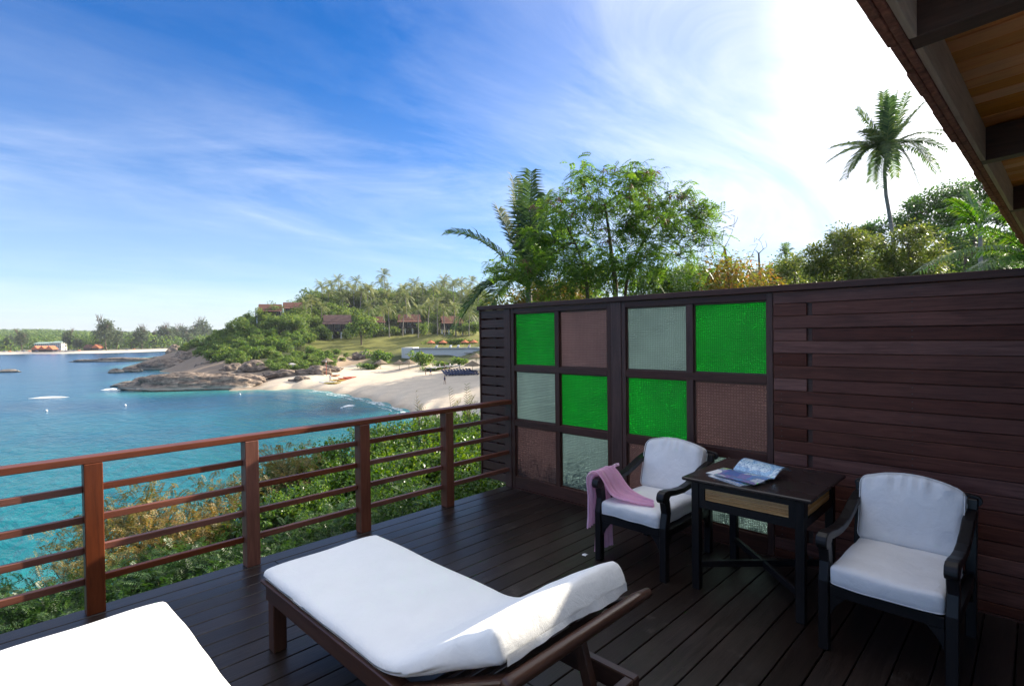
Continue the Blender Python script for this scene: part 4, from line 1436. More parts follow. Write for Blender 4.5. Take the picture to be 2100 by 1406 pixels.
# ------------------------------------------------------------------ plant kits
def blob_leaves(n, rx, ry, rz, lumps, L, Wd, up=0.35, shell=0.55, lump_r=0.42, zoff=0.0, flat=1.0):
    """leaves gathered in lumps through an ellipsoid crown"""
    lc = rnd_dir(lumps) * (rng.random((lumps, 1)) ** 0.4) * 0.78
    lr = lump_r * (0.55 + 0.7 * rng.random(lumps))
    k = rng.integers(0, lumps, n)
    d = rnd_dir(n, 0.25)
    r = (shell + (1 - shell) * rng.random((n, 1)))
    P = lc[k] + d * r * lr[k][:, None] * np.array([1, 1, flat])
    P = P * np.array([rx, ry, rz])
    P[:, 2] += zoff
    D = unit(d * 0.7 + rnd_dir(n) * 0.9 + np.array([0, 0, -0.1]))
    Nn = unit(d + np.array([0, 0, up * 2]) + rnd_dir(n) * 0.6)
    s = 0.7 + 0.6 * rng.random(n)
    return leaves(P, D, Nn, L * s, Wd * s, 0.12)


def compound(P, D, L, pairs, ll, lw, droop=0.35):
    """feathery compound leaves: rachis from P along D with rows of leaflets"""
    n = len(P)
    L = np.broadcast_to(np.asarray(L, float), (n,))
    S = unit(np.cross(D, np.array([0, 0, 1.0]) + 0.3 * rng.normal(size=(n, 3))))
    Nn = unit(np.cross(S, D))
    res = []
    for i in range(pairs):
        t = (i + 0.6) / pairs
        c = P + D * (L * t)[:, None]
        c[:, 2] -= L * droop * t * t
        taper = 0.55 + 0.45 * math.sin(math.pi * min(1, 0.2 + 0.8 * t))
        for sd_ in (-1, 1):
            dd = unit(S * sd_ + D * 0.45 + Nn * 0.12 * rng.normal(size=(n, 1)) + np.array([0, 0, -0.18]))
            res.append(leaves(c, dd, Nn, ll * taper * L / L.mean(), lw * L / L.mean(), 0.1))
    return np.concatenate(res)


def grow(mb, p, d, length, r, depth, tips, rg, spread=0.7, up=0.15, n=5, kids=3, shrink=0.68):
    pts, rs = [Vector(p)], [r]
    dd = Vector(d).normalized()
    q = Vector(p)
    for i in range(3):
        dd = (dd + Vector((rg.uniform(-1, 1), rg.uniform(-1, 1), rg.uniform(-0.6, 1) + up)) * 0.16).normalized()
        q = q + dd * (length / 3)
        pts.append(q.copy())
        rs.append(r * (1 - 0.14 * (i + 1)))
    mb.tube(pts, rs, n, cap=False)
    if depth == 0:
        tips.append((q, dd))
        return
    for k in range(kids):
        a = rg.uniform(0, math.tau)
        s = Vector((math.cos(a), math.sin(a), rg.uniform(-0.2, 0.5) + up)).normalized()
        b = pts[rg.choice((2, 3, 3))]
        grow(mb, b, (dd * (1 - spread * 0.6) + s * spread), length * shrink * rg.uniform(0.8, 1.15), r * 0.58, depth - 1, tips, rg, spread, up, max(3, n - 1), kids, shrink)


def frond_quads(base, ctrl, tip, n, ll, lw, hang=0.5, vshape=0.35, twist=0.0):
    """palm frond: leaflets along a curved rib"""
    b, c, t_ = np.array(base), np.array(ctrl), np.array(tip)
    T = np.linspace(0.10, 0.995, n)[:, None]
    P = (1 - T) ** 2 * b + 2 * T * (1 - T) * c + T ** 2 * t_
    D = unit(2 * (1 - T) * (c - b) + 2 * T * (t_ - c))
    S = np.cross(D, np.array([0, 0, 1.0]))
    S = unit(S + 1e-4)
    if twist:
        Nn0 = unit(np.cross(S, D))
        S = unit(S * math.cos(twist) + Nn0 * math.sin(twist))
    Nn = unit(np.cross(S, D))
    prof = np.sin(np.pi * np.clip(0.14 + 0.74 * T[:, 0], 0, 1)) ** 0.6
    res = []
    for sd_ in (-1, 1):
        j = 1 + 0.12 * rng.normal(size=n)
        dd = unit(S * sd_ + D * 0.75 + Nn * vshape + rng.normal(size=(n, 3)) * 0.07)
        l = ll * prof * j
        m_ = P + dd * (l * 0.5)[:, None]
        d2 = unit(dd + np.array([0, 0, -hang * 1.6]))
        e = m_ + d2 * (l * 0.5)[:, None]
        w = lw * (0.6 + 0.4 * prof)
        ax = unit(np.cross(dd, Nn)) * w[:, None] / 2
        res.append(np.stack([P - ax * 0.5, P + ax * 0.5, m_ + ax, m_ - ax], 1))
        res.append(np.stack([m_ - ax, m_ + ax, e + ax * 0.12, e - ax * 0.12], 1))
    return np.concatenate(res)


def rib(mb, base, ctrl, tip, r):
    b, c, t_ = Vector(base), Vector(ctrl), Vector(tip)
    pts = [(1 - t) ** 2 * b + 2 * t * (1 - t) * c + t * t * t_ for t in (0, 0.2, 0.4, 0.6, 0.8, 1)]
    mb.tube(pts, [r, r * 0.85, r * 0.65, r * 0.5, r * 0.35, r * 0.15], 4, cap=False)


def sub(Q, loc):
    return np.asarray(Q) - np.array(loc)


# ------------------------------------------------------------------ shrubs on the slope under the terrace
def proto_round(seed, n=5200):
    rg = random.Random(seed)
    mb, tips = MB(), []
    for k in range(4):
        a = rg.uniform(0, 6.28)
        grow(mb, (0.1 * math.cos(a), 0.1 * math.sin(a), 0), (math.cos(a) * 0.5, math.sin(a) * 0.5, 1), 0.62, 0.022, 2, tips, rg, 0.7, 0.2, 5, 3)
    st = mb.mesh('stems', fix=False)
    Q = [blob_leaves(n // 2, 0.95, 0.95, 0.75, 17, 0.085, 0.056, 0.5, 0.45, 0.30, 0.95), blob_leaves(n // 2, 0.98, 0.98, 0.8, 14, 0.058, 0.036, 0.5, 0.45, 0.27, 0.95)]
    # sprays standing out of the crown
    for k in range(26):
        d = Vector((rg.uniform(-1, 1), rg.uniform(-1, 1), rg.uniform(0.3, 1.3))).normalized()
        m_ = 26
        T = np.linspace(0.6, 1.32, m_)[:, None]
        P = np.array(d) * T * np.array([0.9, 0.9, 0.75]) + np.array([0, 0, 0.9])
        Q.append(leaves(P, rnd_dir(m_, 0.2), rnd_dir(m_, 1.0), 0.065, 0.04, 0.2))
    return st, quad_mesh('foliage', np.concatenate(Q))


def proto_feather(seed, n=620, tall=1.0):
    rg = random.Random(seed)
    mb, tips = MB(), []
    for k in range(5):
        a = rg.uniform(0, 6.28)
        grow(mb, (0.08 * math.cos(a), 0.08 * math.sin(a), 0), (math.cos(a) * 0.55, math.sin(a) * 0.55, 1.0), 0.6 * tall, 0.018, 2, tips, rg, 0.65, 0.25, 4, 3)
    st = mb.mesh('stems', fix=False)
    tp = np.array([t[0] for t in tips])
    td = np.array([t[1] for t in tips])
    k = rng.integers(0, len(tp), n)
    P = tp[k] + rng.normal(size=(n, 3)) * np.array([0.16, 0.16, 0.13])
    D = unit(td[k] * 0.5 + rnd_dir(n, 0.25))
    Q = compound(P, D, 0.20 + 0.1 * rng.random(n), 8, 0.062, 0.017, 0.35)
    return st, quad_mesh('foliage', Q)


def make_shrub(name, label, mats, meshes, group):
    t = thing(name, label, 'shrub', (0, 0, 0), 0, group)
    link('stem', meshes[0], M['stem'] if len(meshes[0].materials) == 0 else None, t)
    o = link('foliage', meshes[1], None, t)
    if len(meshes[1].materials) == 0:
        meshes[1].materials.append(mats)
    return t


RB = [make_shrub('round_leaf_shrub', 'yellow green round leaved shrub on the slope below the railing', M['bush_round'], proto_round(s), 'round leaved shrubs below the railing') for s in (1, 2, 3)]
FB = [make_shrub('feathery_shrub', 'dark feathery shrub on the slope below the railing', M['bush_feather'], proto_feather(s), 'feathery shrubs below the railing') for s in (4, 5, 6)]
DB = [make_shrub('dry_feathery_shrub', 'feathery shrub with dry golden sprays below the railing', M['bush_dry'], proto_feather(s, 330, 1.15), 'golden dry shrubs below the railing') for s in (7, 8)]
used = {}
KIND = {'round_leaf_shrub': 'round leaved shrub', 'feathery_shrub': 'dark feathery shrub', 'dry_feathery_shrub': 'golden feathery shrub'}


def scatter(protos, px, topy, v, height_m, rot, width=None):
    """stand a shrub so that its crown tops out at a pixel, at a forward distance"""
    k = rg_s.randrange(len(protos))
    p = protos[k]
    key = p.name
    o = p if key not in used else copy_tree(p)
    used[key] = 1
    bay = ['right of the railing post nearest the wall', 'between the first two railing posts from the wall', 'between railing posts two and three from the wall', 'between railing posts three and four from the wall', 'left of the fourth railing post from the wall'][(px < 919) + (px < 748) + (px < 510) + (px < 195)]
    o['label'] = KIND[p.name.split('.')[0]] + (' downslope, ' if v > 8.5 else ' by the deck, ' if v < 5.6 else ' ') + bay
    top = at(px, topy, v)
    s = (width or height_m)
    place(o, (top.x, top.y, top.z - height_m * 1.72), rot, s, height_m)
    return o


rg_s = random.Random(21)
# (px, crown-top py, forward distance, size)
for (px_, ty, v, s) in [(980, 856, 11.5, 0.85), (935, 850, 13.5, 0.9), (880, 852, 13.0, 0.85), (830, 858, 12.0, 0.9), (785, 866, 11.5, 0.85), (735, 885, 10.5, 0.8), (690, 905, 10.0, 0.8), (640, 922, 9.6, 0.72), (960, 905, 8.6, 0.75), (900, 905, 8.8, 0.8),
                        (840, 912, 8.4, 0.8), (780, 930, 8.0, 0.75), (720, 945, 7.8, 0.7), (1010, 870, 9.5, 0.7), (1010, 950, 6.8, 0.5), (940, 968, 6.6, 0.5), (575, 948, 9.4, 0.7), (650, 985, 7.0, 0.6), (860, 990, 6.2, 0.45), (560, 1010, 6.6, 0.5),
                        (1000, 845, 16, 1.0), (950, 842, 18, 1.0), (905, 846, 17, 0.95)]:
    scatter(RB, px_, ty, v, s, rg_s.uniform(0, 6.28), s * rg_s.uniform(0.95, 1.2))
for (px_, ty, v, s) in [(600, 985, 7.2, 0.75), (520, 1000, 7.4, 0.8), (455, 1020, 7.2, 0.75), (395, 1040, 6.9, 0.75), (680, 1010, 6.2, 0.6), (600, 1060, 5.7, 0.6), (500, 1085, 5.5, 0.6), (420, 1105, 5.3, 0.6), (340, 1095, 5.6, 0.6), (280, 1125, 5.4, 0.55),
                        (220, 1150, 5.1, 0.55), (330, 1190, 4.7, 0.5), (250, 1215, 4.6, 0.5), (150, 1165, 5.0, 0.5), (90, 1175, 4.9, 0.5), (30, 1195, 4.8, 0.5), (-30, 1160, 5.2, 0.6), (760, 1010, 6.2, 0.55), (820, 960, 7.2, 0.6), (430, 1195, 4.9, 0.5),
                        (100, 1235, 4.5, 0.45), (180, 1230, 4.5, 0.45), (-80, 1180, 5.0, 0.5), (545, 1130, 5.2, 0.5), (680, 1075, 5.6, 0.5)]:
    scatter(FB, px_, ty, v, s, rg_s.uniform(0, 6.28), s * rg_s.uniform(0.95, 1.25))
for (px_, ty, v, s) in [(355, 975, 6.6, 0.8), (300, 1040, 6.3, 0.7), (250, 1010, 6.9, 0.75), (410, 1030, 6.5, 0.65), (470, 955, 7.4, 0.75), (170, 1075, 5.9, 0.65), (560, 905, 8.6, 0.85), (230, 1100, 5.6, 0.55)]:
    scatter(DB, px_, ty, v, s, rg_s.uniform(0, 6.28), s * 0.85)
# thin plants standing above the railing at the right
for (px_, ty, v, h_, lb) in [(858, 803, 12.5, 1.0, 'thin dry seedling rising above the railing before the sand'), (925, 795, 12, 1.1, 'slim young palm shoot above the railing'), (958, 790, 12, 1.1, 'young palm with a fanned frond above the railing beside the louvre')]:
    top = at(px_, ty, v)
    t = thing('young_palm', lb, 'plant', (top.x, top.y, top.z - h_))
    mb = MB()
    Q = []
    nfr = 3 if px_ > 900 else 4
    for k in range(nfr):
        a = rg_s.uniform(0, 6.28)
        e = Vector((math.cos(a) * (0.06 if k == 0 else 0.22), math.sin(a) * (0.06 if k == 0 else 0.22), h_ * (1.0 if k == 0 else rg_s.uniform(0.6, 0.85))))
        c_ = Vector((e.x * 0.15, e.y * 0.15, h_ * 0.6))
        rib(mb, (0, 0, 0), c_, e, 0.008)
        Q.append(frond_quads((0, 0, 0.3 * h_), c_, e, 14 if px_ > 900 else 6, 0.16, 0.012, 0.1, 0.7))
    mb.build('stem', M['stem'], t, fix=False)
    for q_ in Q:
        link('frond', quad_mesh('frond', q_), M['bush_dry'] if px_ < 900 else M['yellow'], t)

# ------------------------------------------------------------------ trees behind the privacy wall
def in_outline(poly, n, v0, dv, seed):
    rg = random.Random(seed)
    xs, ys = [p[0] for p in poly], [p[1] for p in poly]
    cx_, cy_ = (min(xs) + max(xs)) / 2, (min(ys) + max(ys)) / 2
    res = []
    while len(res) < n:
        x, y = rg.uniform(min(xs), max(xs)), rg.uniform(min(ys), max(ys))
        if poly_in(np.array([x]), np.array([y]), poly)[0]:
            e = min(1.0, math.hypot((x - cx_) / (max(xs) - min(xs)) * 2, (y - cy_) / (max(ys) - min(ys)) * 2))
            res.append(at(x, y, v0 + rg.uniform(-dv, dv) * math.sqrt(max(0.05, 1 - e * e))))
    return res


def limb(mb, a, b, r0, r1, rg, sag=0.12, n=5):
    a, b = Vector(a), Vector(b)
    l = (b - a).length
    c = a.lerp(b, 0.5) + Vector((rg.uniform(-1, 1), rg.uniform(-1, 1), rg.uniform(-0.2, 1))) * l * sag
    pts = [(1 - t) ** 2 * a + 2 * t * (1 - t) * c + t * t * b for t in (0, 0.25, 0.5, 0.75, 1)]
    mb.tube(pts, [r0 + (r1 - r0) * t for t in (0, 0.25, 0.5, 0.75, 1)], n, cap=False)
    return pts


# feathery tree with brown pods
TV = 14.0
base = at(1262, 660, TV)
gz = ground_at(*((1262 - 1050) / FPX * TV, TV)).z
lt = thing('leucaena_tree', 'feathery green tree hung with brown seed pods, rising behind the glass panels', 'tree', (base.x, base.y, gz))
rg = random.Random(31)
mb = MB()
trunks = []
for (pxs, r0) in (([(1262, 640), (1262, 585), (1255, 530), (1248, 470), (1240, 420)], 0.075), ([(1206, 640), (1204, 590), (1196, 545), (1180, 500), (1160, 460)], 0.05), ([(1278, 640), (1285, 580), (1305, 520), (1335, 470), (1370, 440)], 0.045)):
    pts = [at(a, b, TV + rg.uniform(-0.3, 0.3)) for a, b in pxs]
    pts = [Vector((pts[0].x, pts[0].y, gz - 0.2))] + pts
    mb.tube(pts, [r0 * 1.3, r0, r0 * 0.9, r0 * 0.75, r0 * 0.55, r0 * 0.35], 7, cap=False)
    trunks += pts[2:]
CROWN = [(1010, 560), (1040, 520), (1085, 500), (1100, 440), (1150, 395), (1180, 350), (1215, 345), (1235, 390), (1290, 345), (1330, 350), (1340, 395), (1400, 385), (1430, 420), (1462, 440), (1468, 480), (1440, 520), (1390, 545), (1340, 560), (1290, 575), (1230, 590), (1150, 600), (1060, 605)]
tips = in_outline(CROWN, 165, TV, 1.9, 5)
tips += [at(a, b, TV + rg.uniform(-0.6, 0.6)) for a, b in [(1190, 350), (1205, 345), (1255, 355), (1310, 360), (1325, 352), (1395, 388), (1412, 395), (1435, 425), (1455, 445), (1462, 480), (1440, 430), (1165, 388), (1290, 370), (1230, 395), (1010, 555), (1025, 545), (1440, 545), (1425, 535)]]
tips += in_outline([(1100, 430), (1240, 400), (1330, 400), (1400, 480), (1330, 550), (1150, 580), (1080, 560)], 60, TV, 1.6, 15)
nodes = [(p, 0.03) for p in trunks]
tips.sort(key=lambda t: min((t - q[0]).length for q in nodes))
for t in tips:
    q = min(nodes, key=lambda q: (t - q[0]).length + 0.4 * max(0, q[0].z - t.z))
    pts = limb(mb, q[0], t, min(q[1], 0.022), 0.006, rg, 0.14, 4)
    nodes.append((pts[2], 0.012))
    nodes.append((t, 0.008))
mb.build('trunk', M['bark'], lt, world=True, fix=False, smooth=True)
tp = np.array(tips)
n = 3500
k = rng.integers(0, len(tp), n)
P = tp[k] + rng.normal(size=(n, 3)) * np.array([0.17, 0.17, 0.14])
D = unit(rnd_dir(n, -0.05) * np.array([1, 1, 0.7]))
Q = compound(P, D, 0.24 + 0.12 * rng.random(n), 8, 0.095, 0.034, 0.55)
link('crown', quad_mesh('crown', sub(Q, lt.location)), M['leucaena'], lt)
pods = [(1345, 350), (1325, 350), (1262, 340), (1240, 345), (1400, 400), (1388, 398), (1418, 412), (1170, 385), (1195, 375), (1330, 405), (1180, 408), (1205, 400), (1250, 488), (1240, 492), (1075, 530), (1375, 400), (1300, 400), (1130, 410), (1350, 440), (1110, 425), (1240, 465), (1090, 420), (1145, 405), (1330, 420), (1315, 395)]
PQ = []
for (a, b) in pods:
    c = np.array(at(a, b, TV - 0.6))
    m_ = 13
    d = unit(np.stack([rng.normal(size=m_) * 0.55, rng.normal(size=m_) * 0.55, -0.9 + 0.5 * rng.random(m_)], 1))
    PQ.append(leaves(c + rng.normal(size=(m_, 3)) * 0.02, d, rnd_dir(m_), 0.17 + 0.07 * rng.random(m_), 0.022, 0.1))
kk = rng.integers(0, len(tp), 34)
for c in tp[kk]:
    m_ = 8
    d = unit(np.stack([rng.normal(size=m_) * 0.5, rng.normal(size=m_) * 0.5, -0.9 + 0.4 * rng.random(m_)], 1))
    PQ.append(leaves(c + rng.normal(size=(m_, 3)) * 0.03, d, rnd_dir(m_), 0.15 + 0.06 * rng.random(m_), 0.02, 0.1))
o = link('seed_pods', quad_mesh('seed_pods', sub(np.concatenate(PQ), lt.location)), M['pod'], lt)
o['kind'] = 'stuff'


def palm(name, label, v, crown, trunk_px, fronds, ll, lw, nl, mat, r0, group=None, hang=0.45, vsh=0.3, trunk_base=None):
    """fronds: (tip px, tip py, depth offset, lift px)"""
    c = at(crown[0], crown[1], v)
    t = thing(name, label, 'palm tree', trunk_base or ground_at((trunk_px[-1][0] - 1050) / FPX * v, v), 0, group)
    mb = MB()
    pts = [at(a, b, v) for a, b in trunk_px] + [Vector(t.location) - Vector((0, 0, 0.3))]
    rs = [r0 * 0.7] + [r0 * (0.75 + 0.25 * i / len(pts)) for i in range(1, len(pts))]
    mb.tube(pts, rs, 9, cap=False)
    mb.build('trunk', M['palm_bark'], t, world=True, smooth=True, fix=False)
    for (tx, ty, dz, lift) in fronds:
        tip = at(tx, ty, v + dz)
        mid = (Vector(c) + tip) / 2 + Vector((0, 0, 1)) * (lift / FPX * v)
        rm = MB()
        rib(rm, c, mid, tip, r0 * 0.28)
        rq = np.array([[rm.v[i] for i in f] for f in rm.f])
        Q = frond_quads(c, mid, tip, nl, ll, lw, hang, vsh, 0.0)
        Q = np.concatenate([rq, Q])
        link('frond', quad_mesh('frond', sub(Q, t.location)), M[mat], t)
    return t


palm('coconut_palm', 'tall coconut palm standing against the white sky, left of the roof edge', 30.0, (1818, 309), [(1818, 312), (1814, 350), (1817, 400), (1824, 440), (1830, 476), (1836, 540)],
     [(1696, 334, 0.6, 36), (1702, 304, -0.6, 22), (1732, 366, -1.2, 62), (1758, 224, 0.4, 6), (1769, 268, -1.0, 16), (1812, 190, 0.6, 0), (1842, 186, -0.3, -6), (1862, 190, 0.8, -10), (1897, 210, -0.4, 12), (1934, 274, 0.8, 34), (1940, 308, -0.8, 40),
      (1922, 352, 1.2, 62), (1886, 386, -0.9, 70), (1806, 384, -1.6, 74), (1835, 362, 1.4, 60), (1788, 370, 1.8, 66), (1745, 350, 1.6, 58), (1905, 330, -2.0, 56), (1830, 330, -2.6, 52), (1760, 300, -2.2, 40), (1872, 250, 2.2, 30), (1825, 200, -1.2, -4)],
     0.66, 0.075, 54, 'palm_leaf', 0.115, None, 0.36, 0.25)
palm('coconut_palm', 'young coconut palm with upright blue green fronds at the left end of the wall', 18.0, (1085, 590), [(1085, 592), (1086, 640)],
     [(1052, 368, 0.3, -10), (1090, 352, -0.4, 12), (1022, 430, 0.6, 16), (918, 478, -0.3, 62), (1012, 560, 0.9, 30), (1120, 400, 0.8, 14), (925, 690, -1.0, 110), (948, 650, 0.6, 90), (1150, 520, 1.0, 40), (1000, 640, -1.5, 70), (1075, 380, 1.0, 4), (1160, 470, -1.0, 30)],
     0.80, 0.062, 60, 'palm_leaf', 0.13, None, 0.35, 0.35)
palm('areca_palm', 'bright green arching palm beside the roof, nearest the right end of the wall', 12.0, (2160, 560), [(2160, 562), (2164, 640)],
     [(1886, 556, -0.2, 95), (1940, 470, 0.5, 70), (2030, 420, 0.3, 50), (1990, 560, -0.7, 60), (2080, 470, -1.0, 40), (2120, 400, 0.8, 30), (2010, 520, 1.0, 60)],
     0.42, 0.045, 56, 'palm_bright', 0.07, None, 0.6, 0.2)
palm('areca_palm', 'bright green palm fronds showing in front of the dark canopy by the eave', 20.0, (2010, 470), [(2010, 472), (2012, 600)],
     [(1925, 432, 0.2, 36), (1950, 408, -0.3, 20), (1985, 392, 0.4, 14), (2040, 400, -0.4, 20), (1960, 470, 0.6, 40), (2060, 440, 0.3, 24)],
     0.5, 0.05, 30, 'palm_bright', 0.09, None, 0.5, 0.2)


def outline_tree(name, label, poly, v, dv, nt_, trunk, nleaf, ll, lw, mat, seed, spread=0.3, r0=0.14, group=None, bark='bark'):
    rg = random.Random(seed)
    b = ground_at((trunk[0][0] - 1050) / FPX * v, v)
    t = thing(name, label, 'tree', b, 0, group)
    mb = MB()
    pts = [Vector(b) - Vector((0, 0, 0.2))] + [at(a, c, v) for a, c in trunk]
    mb.tube(pts, [r0 * (1 - 0.6 * i / (len(pts) - 1)) for i in range(len(pts))], 7, cap=False)
    tips = in_outline(poly, nt_, v, dv, seed)
    nodes = [(p, r0 * 0.5) for p in pts[1:]]
    tips.sort(key=lambda q: min((q - z[0]).length for z in nodes))
    for q in tips:
        z = min(nodes, key=lambda z: (q - z[0]).length)
        pp = limb(mb, z[0], q, min(z[1], r0 * 0.3), r0 * 0.06, rg, 0.12, 4)
        nodes += [(pp[2], r0 * 0.15), (q, r0 * 0.1)]
    mb.build('trunk', M[bark], t, world=True, smooth=True, fix=False)
    if nleaf:
        tp = np.array(tips)
        k = rng.integers(0, len(tp), nleaf)
        sc_l = 0.6 + 0.8 * rng.random((len(tp), 1))
        off = rnd_dir(nleaf) * (0.35 + 0.65 * rng.random((nleaf, 1))) * spread * sc_l[k] * np.array([1.15, 1.15, 0.75])
        s = 0.7 + 0.6 * rng.random(nleaf)
        Q = leaves(tp[k] + off, unit(off + rnd_dir(nleaf) * 0.5 * spread), unit(off + np.array([0, 0, spread]) + 0.3 * rng.normal(size=(nleaf, 3)) * spread), ll * s, lw * s, 0.2)
        link('crown', quad_mesh('crown', sub(Q, t.location)), M[mat], t)
    return t


outline_tree('rain_tree', 'dark spreading canopy tree on the skyline under the roof edge', [(1750, 480), (1790, 462), (1850, 440), (1875, 410), (1920, 388), (1990, 372), (2080, 370), (2110, 430), (2060, 455), (2000, 440), (1960, 470), (1900, 452), (1850, 470), (1800, 490)],
             44, 3.0, 120, [(2000, 560), (1998, 500), (1985, 460), (1970, 430)], 18000, 0.22, 0.15, 'rain', 3, 0.75, 0.28)
outline_tree('rain_tree', 'dark round tree crown right of the palm trunk, behind the olive trees', [(1870, 470), (1930, 460), (2000, 480), (2100, 470), (2110, 640), (1880, 640)], 40, 3.0, 100, [(1980, 600), (1980, 520)], 15000, 0.21, 0.14, 'rain', 4, 0.8, 0.22)
outline_tree('olive_tree', 'olive brown tree with sunlit leaves just right of the leaning palm trunk', [(1800, 680), (1790, 500), (1830, 468), (1880, 470), (1930, 495), (1945, 680)], 27, 2.2, 130, [(1868, 600), (1868, 530), (1862, 500)], 24000, 0.15, 0.075, 'olive', 5, 0.5, 0.14)
outline_tree('olive_tree', 'broad olive brown tree in front of the leaning palm trunk', [(1660, 680), (1655, 520), (1690, 482), (1720, 472), (1760, 480), (1800, 498), (1830, 680)], 26, 2.4, 135, [(1742, 600), (1742, 540), (1735, 500)], 25000, 0.15, 0.075, 'olive', 6, 0.5, 0.14)
outline_tree('olive_tree', 'low olive green tree left of the broad olive tree above the wall', [(1560, 590), (1580, 555), (1610, 535), (1660, 528), (1690, 560), (1690, 690), (1560, 690)], 30, 2.0, 90, [(1630, 610), (1630, 560)], 16000, 0.16, 0.08, 'olive', 7, 0.55, 0.12)
outline_tree('yellowing_tree', 'thin tree with yellow and rust coloured leaves above the wall, beside the bare branches', [(1440, 600), (1450, 560), (1470, 525), (1500, 520), (1530, 545), (1560, 550), (1590, 580), (1590, 600)], 17, 1.2, 46, [(1496, 620), (1494, 570), (1490, 540)], 2600, 0.14, 0.055, 'yellow', 8, 0.34, 0.05)
outline_tree('bare_tree', 'leafless twiggy tree on the white sky between the pod tree and the palm', [(1455, 470), (1468, 432), (1500, 420), (1520, 450), (1510, 490), (1480, 540), (1462, 520)], 19, 1.0, 34, [(1494, 620), (1492, 550), (1486, 510)], 0, 0.1, 0.05, 'yellow', 9, 0.3, 0.11)
outline_tree('bare_tree', 'second leafless tree, fainter and shorter, to the right of the first', [(1530, 520), (1545, 470), (1580, 465), (1585, 500), (1560, 540), (1540, 550)], 24, 1.0, 20, [(1560, 620), (1558, 560), (1556, 520)], 0, 0.1, 0.05, 'yellow', 10, 0.3, 0.09)
outline_tree('thicket_tree', 'sunlit green thicket tree showing under the pod tree, left of its trunk', [(1000, 630), (1040, 600), (1100, 590), (1180, 580), (1205, 620), (1100, 640)], 20, 1.5, 60, [(1110, 650), (1110, 615)], 7000, 0.12, 0.065, 'yellow', 11, 0.45, 0.08)
outline_tree('thicket_tree', 'sunlit green thicket tree showing under the pod tree, right of its trunk', [(1280, 600), (1300, 560), (1360, 555), (1400, 575), (1440, 570), (1450, 600), (1380, 615)], 21, 1.5, 60, [(1370, 640), (1370, 600)], 8000, 0.12, 0.065, 'bush_round', 12, 0.45, 0.08)
outline_tree('thicket_tree', 'hazy green tree low on the skyline between the pod tree and the yellow leaves', [(1360, 590), (1380, 560), (1420, 552), (1450, 560), (1480, 575), (1540, 590)], 60, 4, 50, [(1420, 620), (1420, 590)], 6000, 0.3, 0.17, 'far_tree', 13, 1.2, 0.2)
outline_tree('thicket_tree', 'hazy green tree low on the skyline right of the yellow leaves', [(1560, 570), (1590, 545), (1610, 530), (1650, 545), (1700, 560), (1690, 590), (1570, 590)], 62, 4, 50, [(1620, 620), (1620, 580)], 6000, 0.3, 0.17, 'far_tree', 14, 1.2, 0.2)
palm('coconut_palm', 'small distant coconut palm peeping over the olive trees', 62.0, (1612, 524), [(1612, 526), (1614, 580)], [(1600, 512, 0.5, 6), (1606, 500, -0.5, 0), (1615, 498, 0.3, 0), (1626, 510, -0.4, 6), (1596, 528, 0.6, 12), (1630, 530, -0.6, 12)], 0.6, 0.08, 18, 'palm_leaf', 0.16)
# low shrubs against the back of the wall, seen as shapes through the glass
rg_s = random.Random(77)
for k in range(9):
    yy = 0.6 - 0.72 * k
    p = (RB + FB)[k % 6]
    o = copy_tree(p)
    s = rg_s.uniform(0.6, 0.72)
    place(o, (0.95 + rg_s.uniform(0, 0.35), yy, -0.25), rg_s.uniform(0, 6.28), s, s * rg_s.uniform(0.9, 1.0))
    o['label'] = 'green shrub pressed against the back of the glass and board wall'
    o['group'] = 'shrubs behind the privacy wall'

# ------------------------------------------------------------------ headland vegetation
def far_tree_proto(seed, rx, rz, n, L, trunk_h, mat, name, label, group, cat='tree', lumps=16):
    rg = random.Random(seed)
    t = thing(name, label, cat, (0, 0, 0), 0, group)
    mb, tips = MB(), []
    grow(mb, (0, 0, -0.5), (rg.uniform(-0.1, 0.1), rg.uniform(-0.1, 0.1), 1), trunk_h + 0.5, 0.06 * rx, 1, tips, rg, 0.7, 0.4, 5, 4, 0.7)
    mb.build('trunk', M['bark'], t, fix=False, smooth=True)
    Q = blob_leaves(n, rx, rx, rz, lumps, L, L * 0.62, 0.5, 0.6, 0.42, trunk_h + rz * 0.55, 0.9)
    link('crown', quad_mesh('crown', Q), M[mat], t)
    return t


BT = [far_tree_proto(s, 3.6, 2.9, 1500, 0.55, 2.6, 'far_tree', 'broadleaf_tree', 'green broadleaf tree in the wood on the headland hill', 'trees on the headland hill') for s in (1, 2, 3, 4)]
HS = [far_tree_proto(s, 2.3, 1.5, 900, 0.42, 0.4, 'far_shrub', 'headland_shrub', 'green shrub covering the headland slope above the rocks', 'shrubs on the headland slope', 'shrub', 12) for s in (5, 6, 7)]


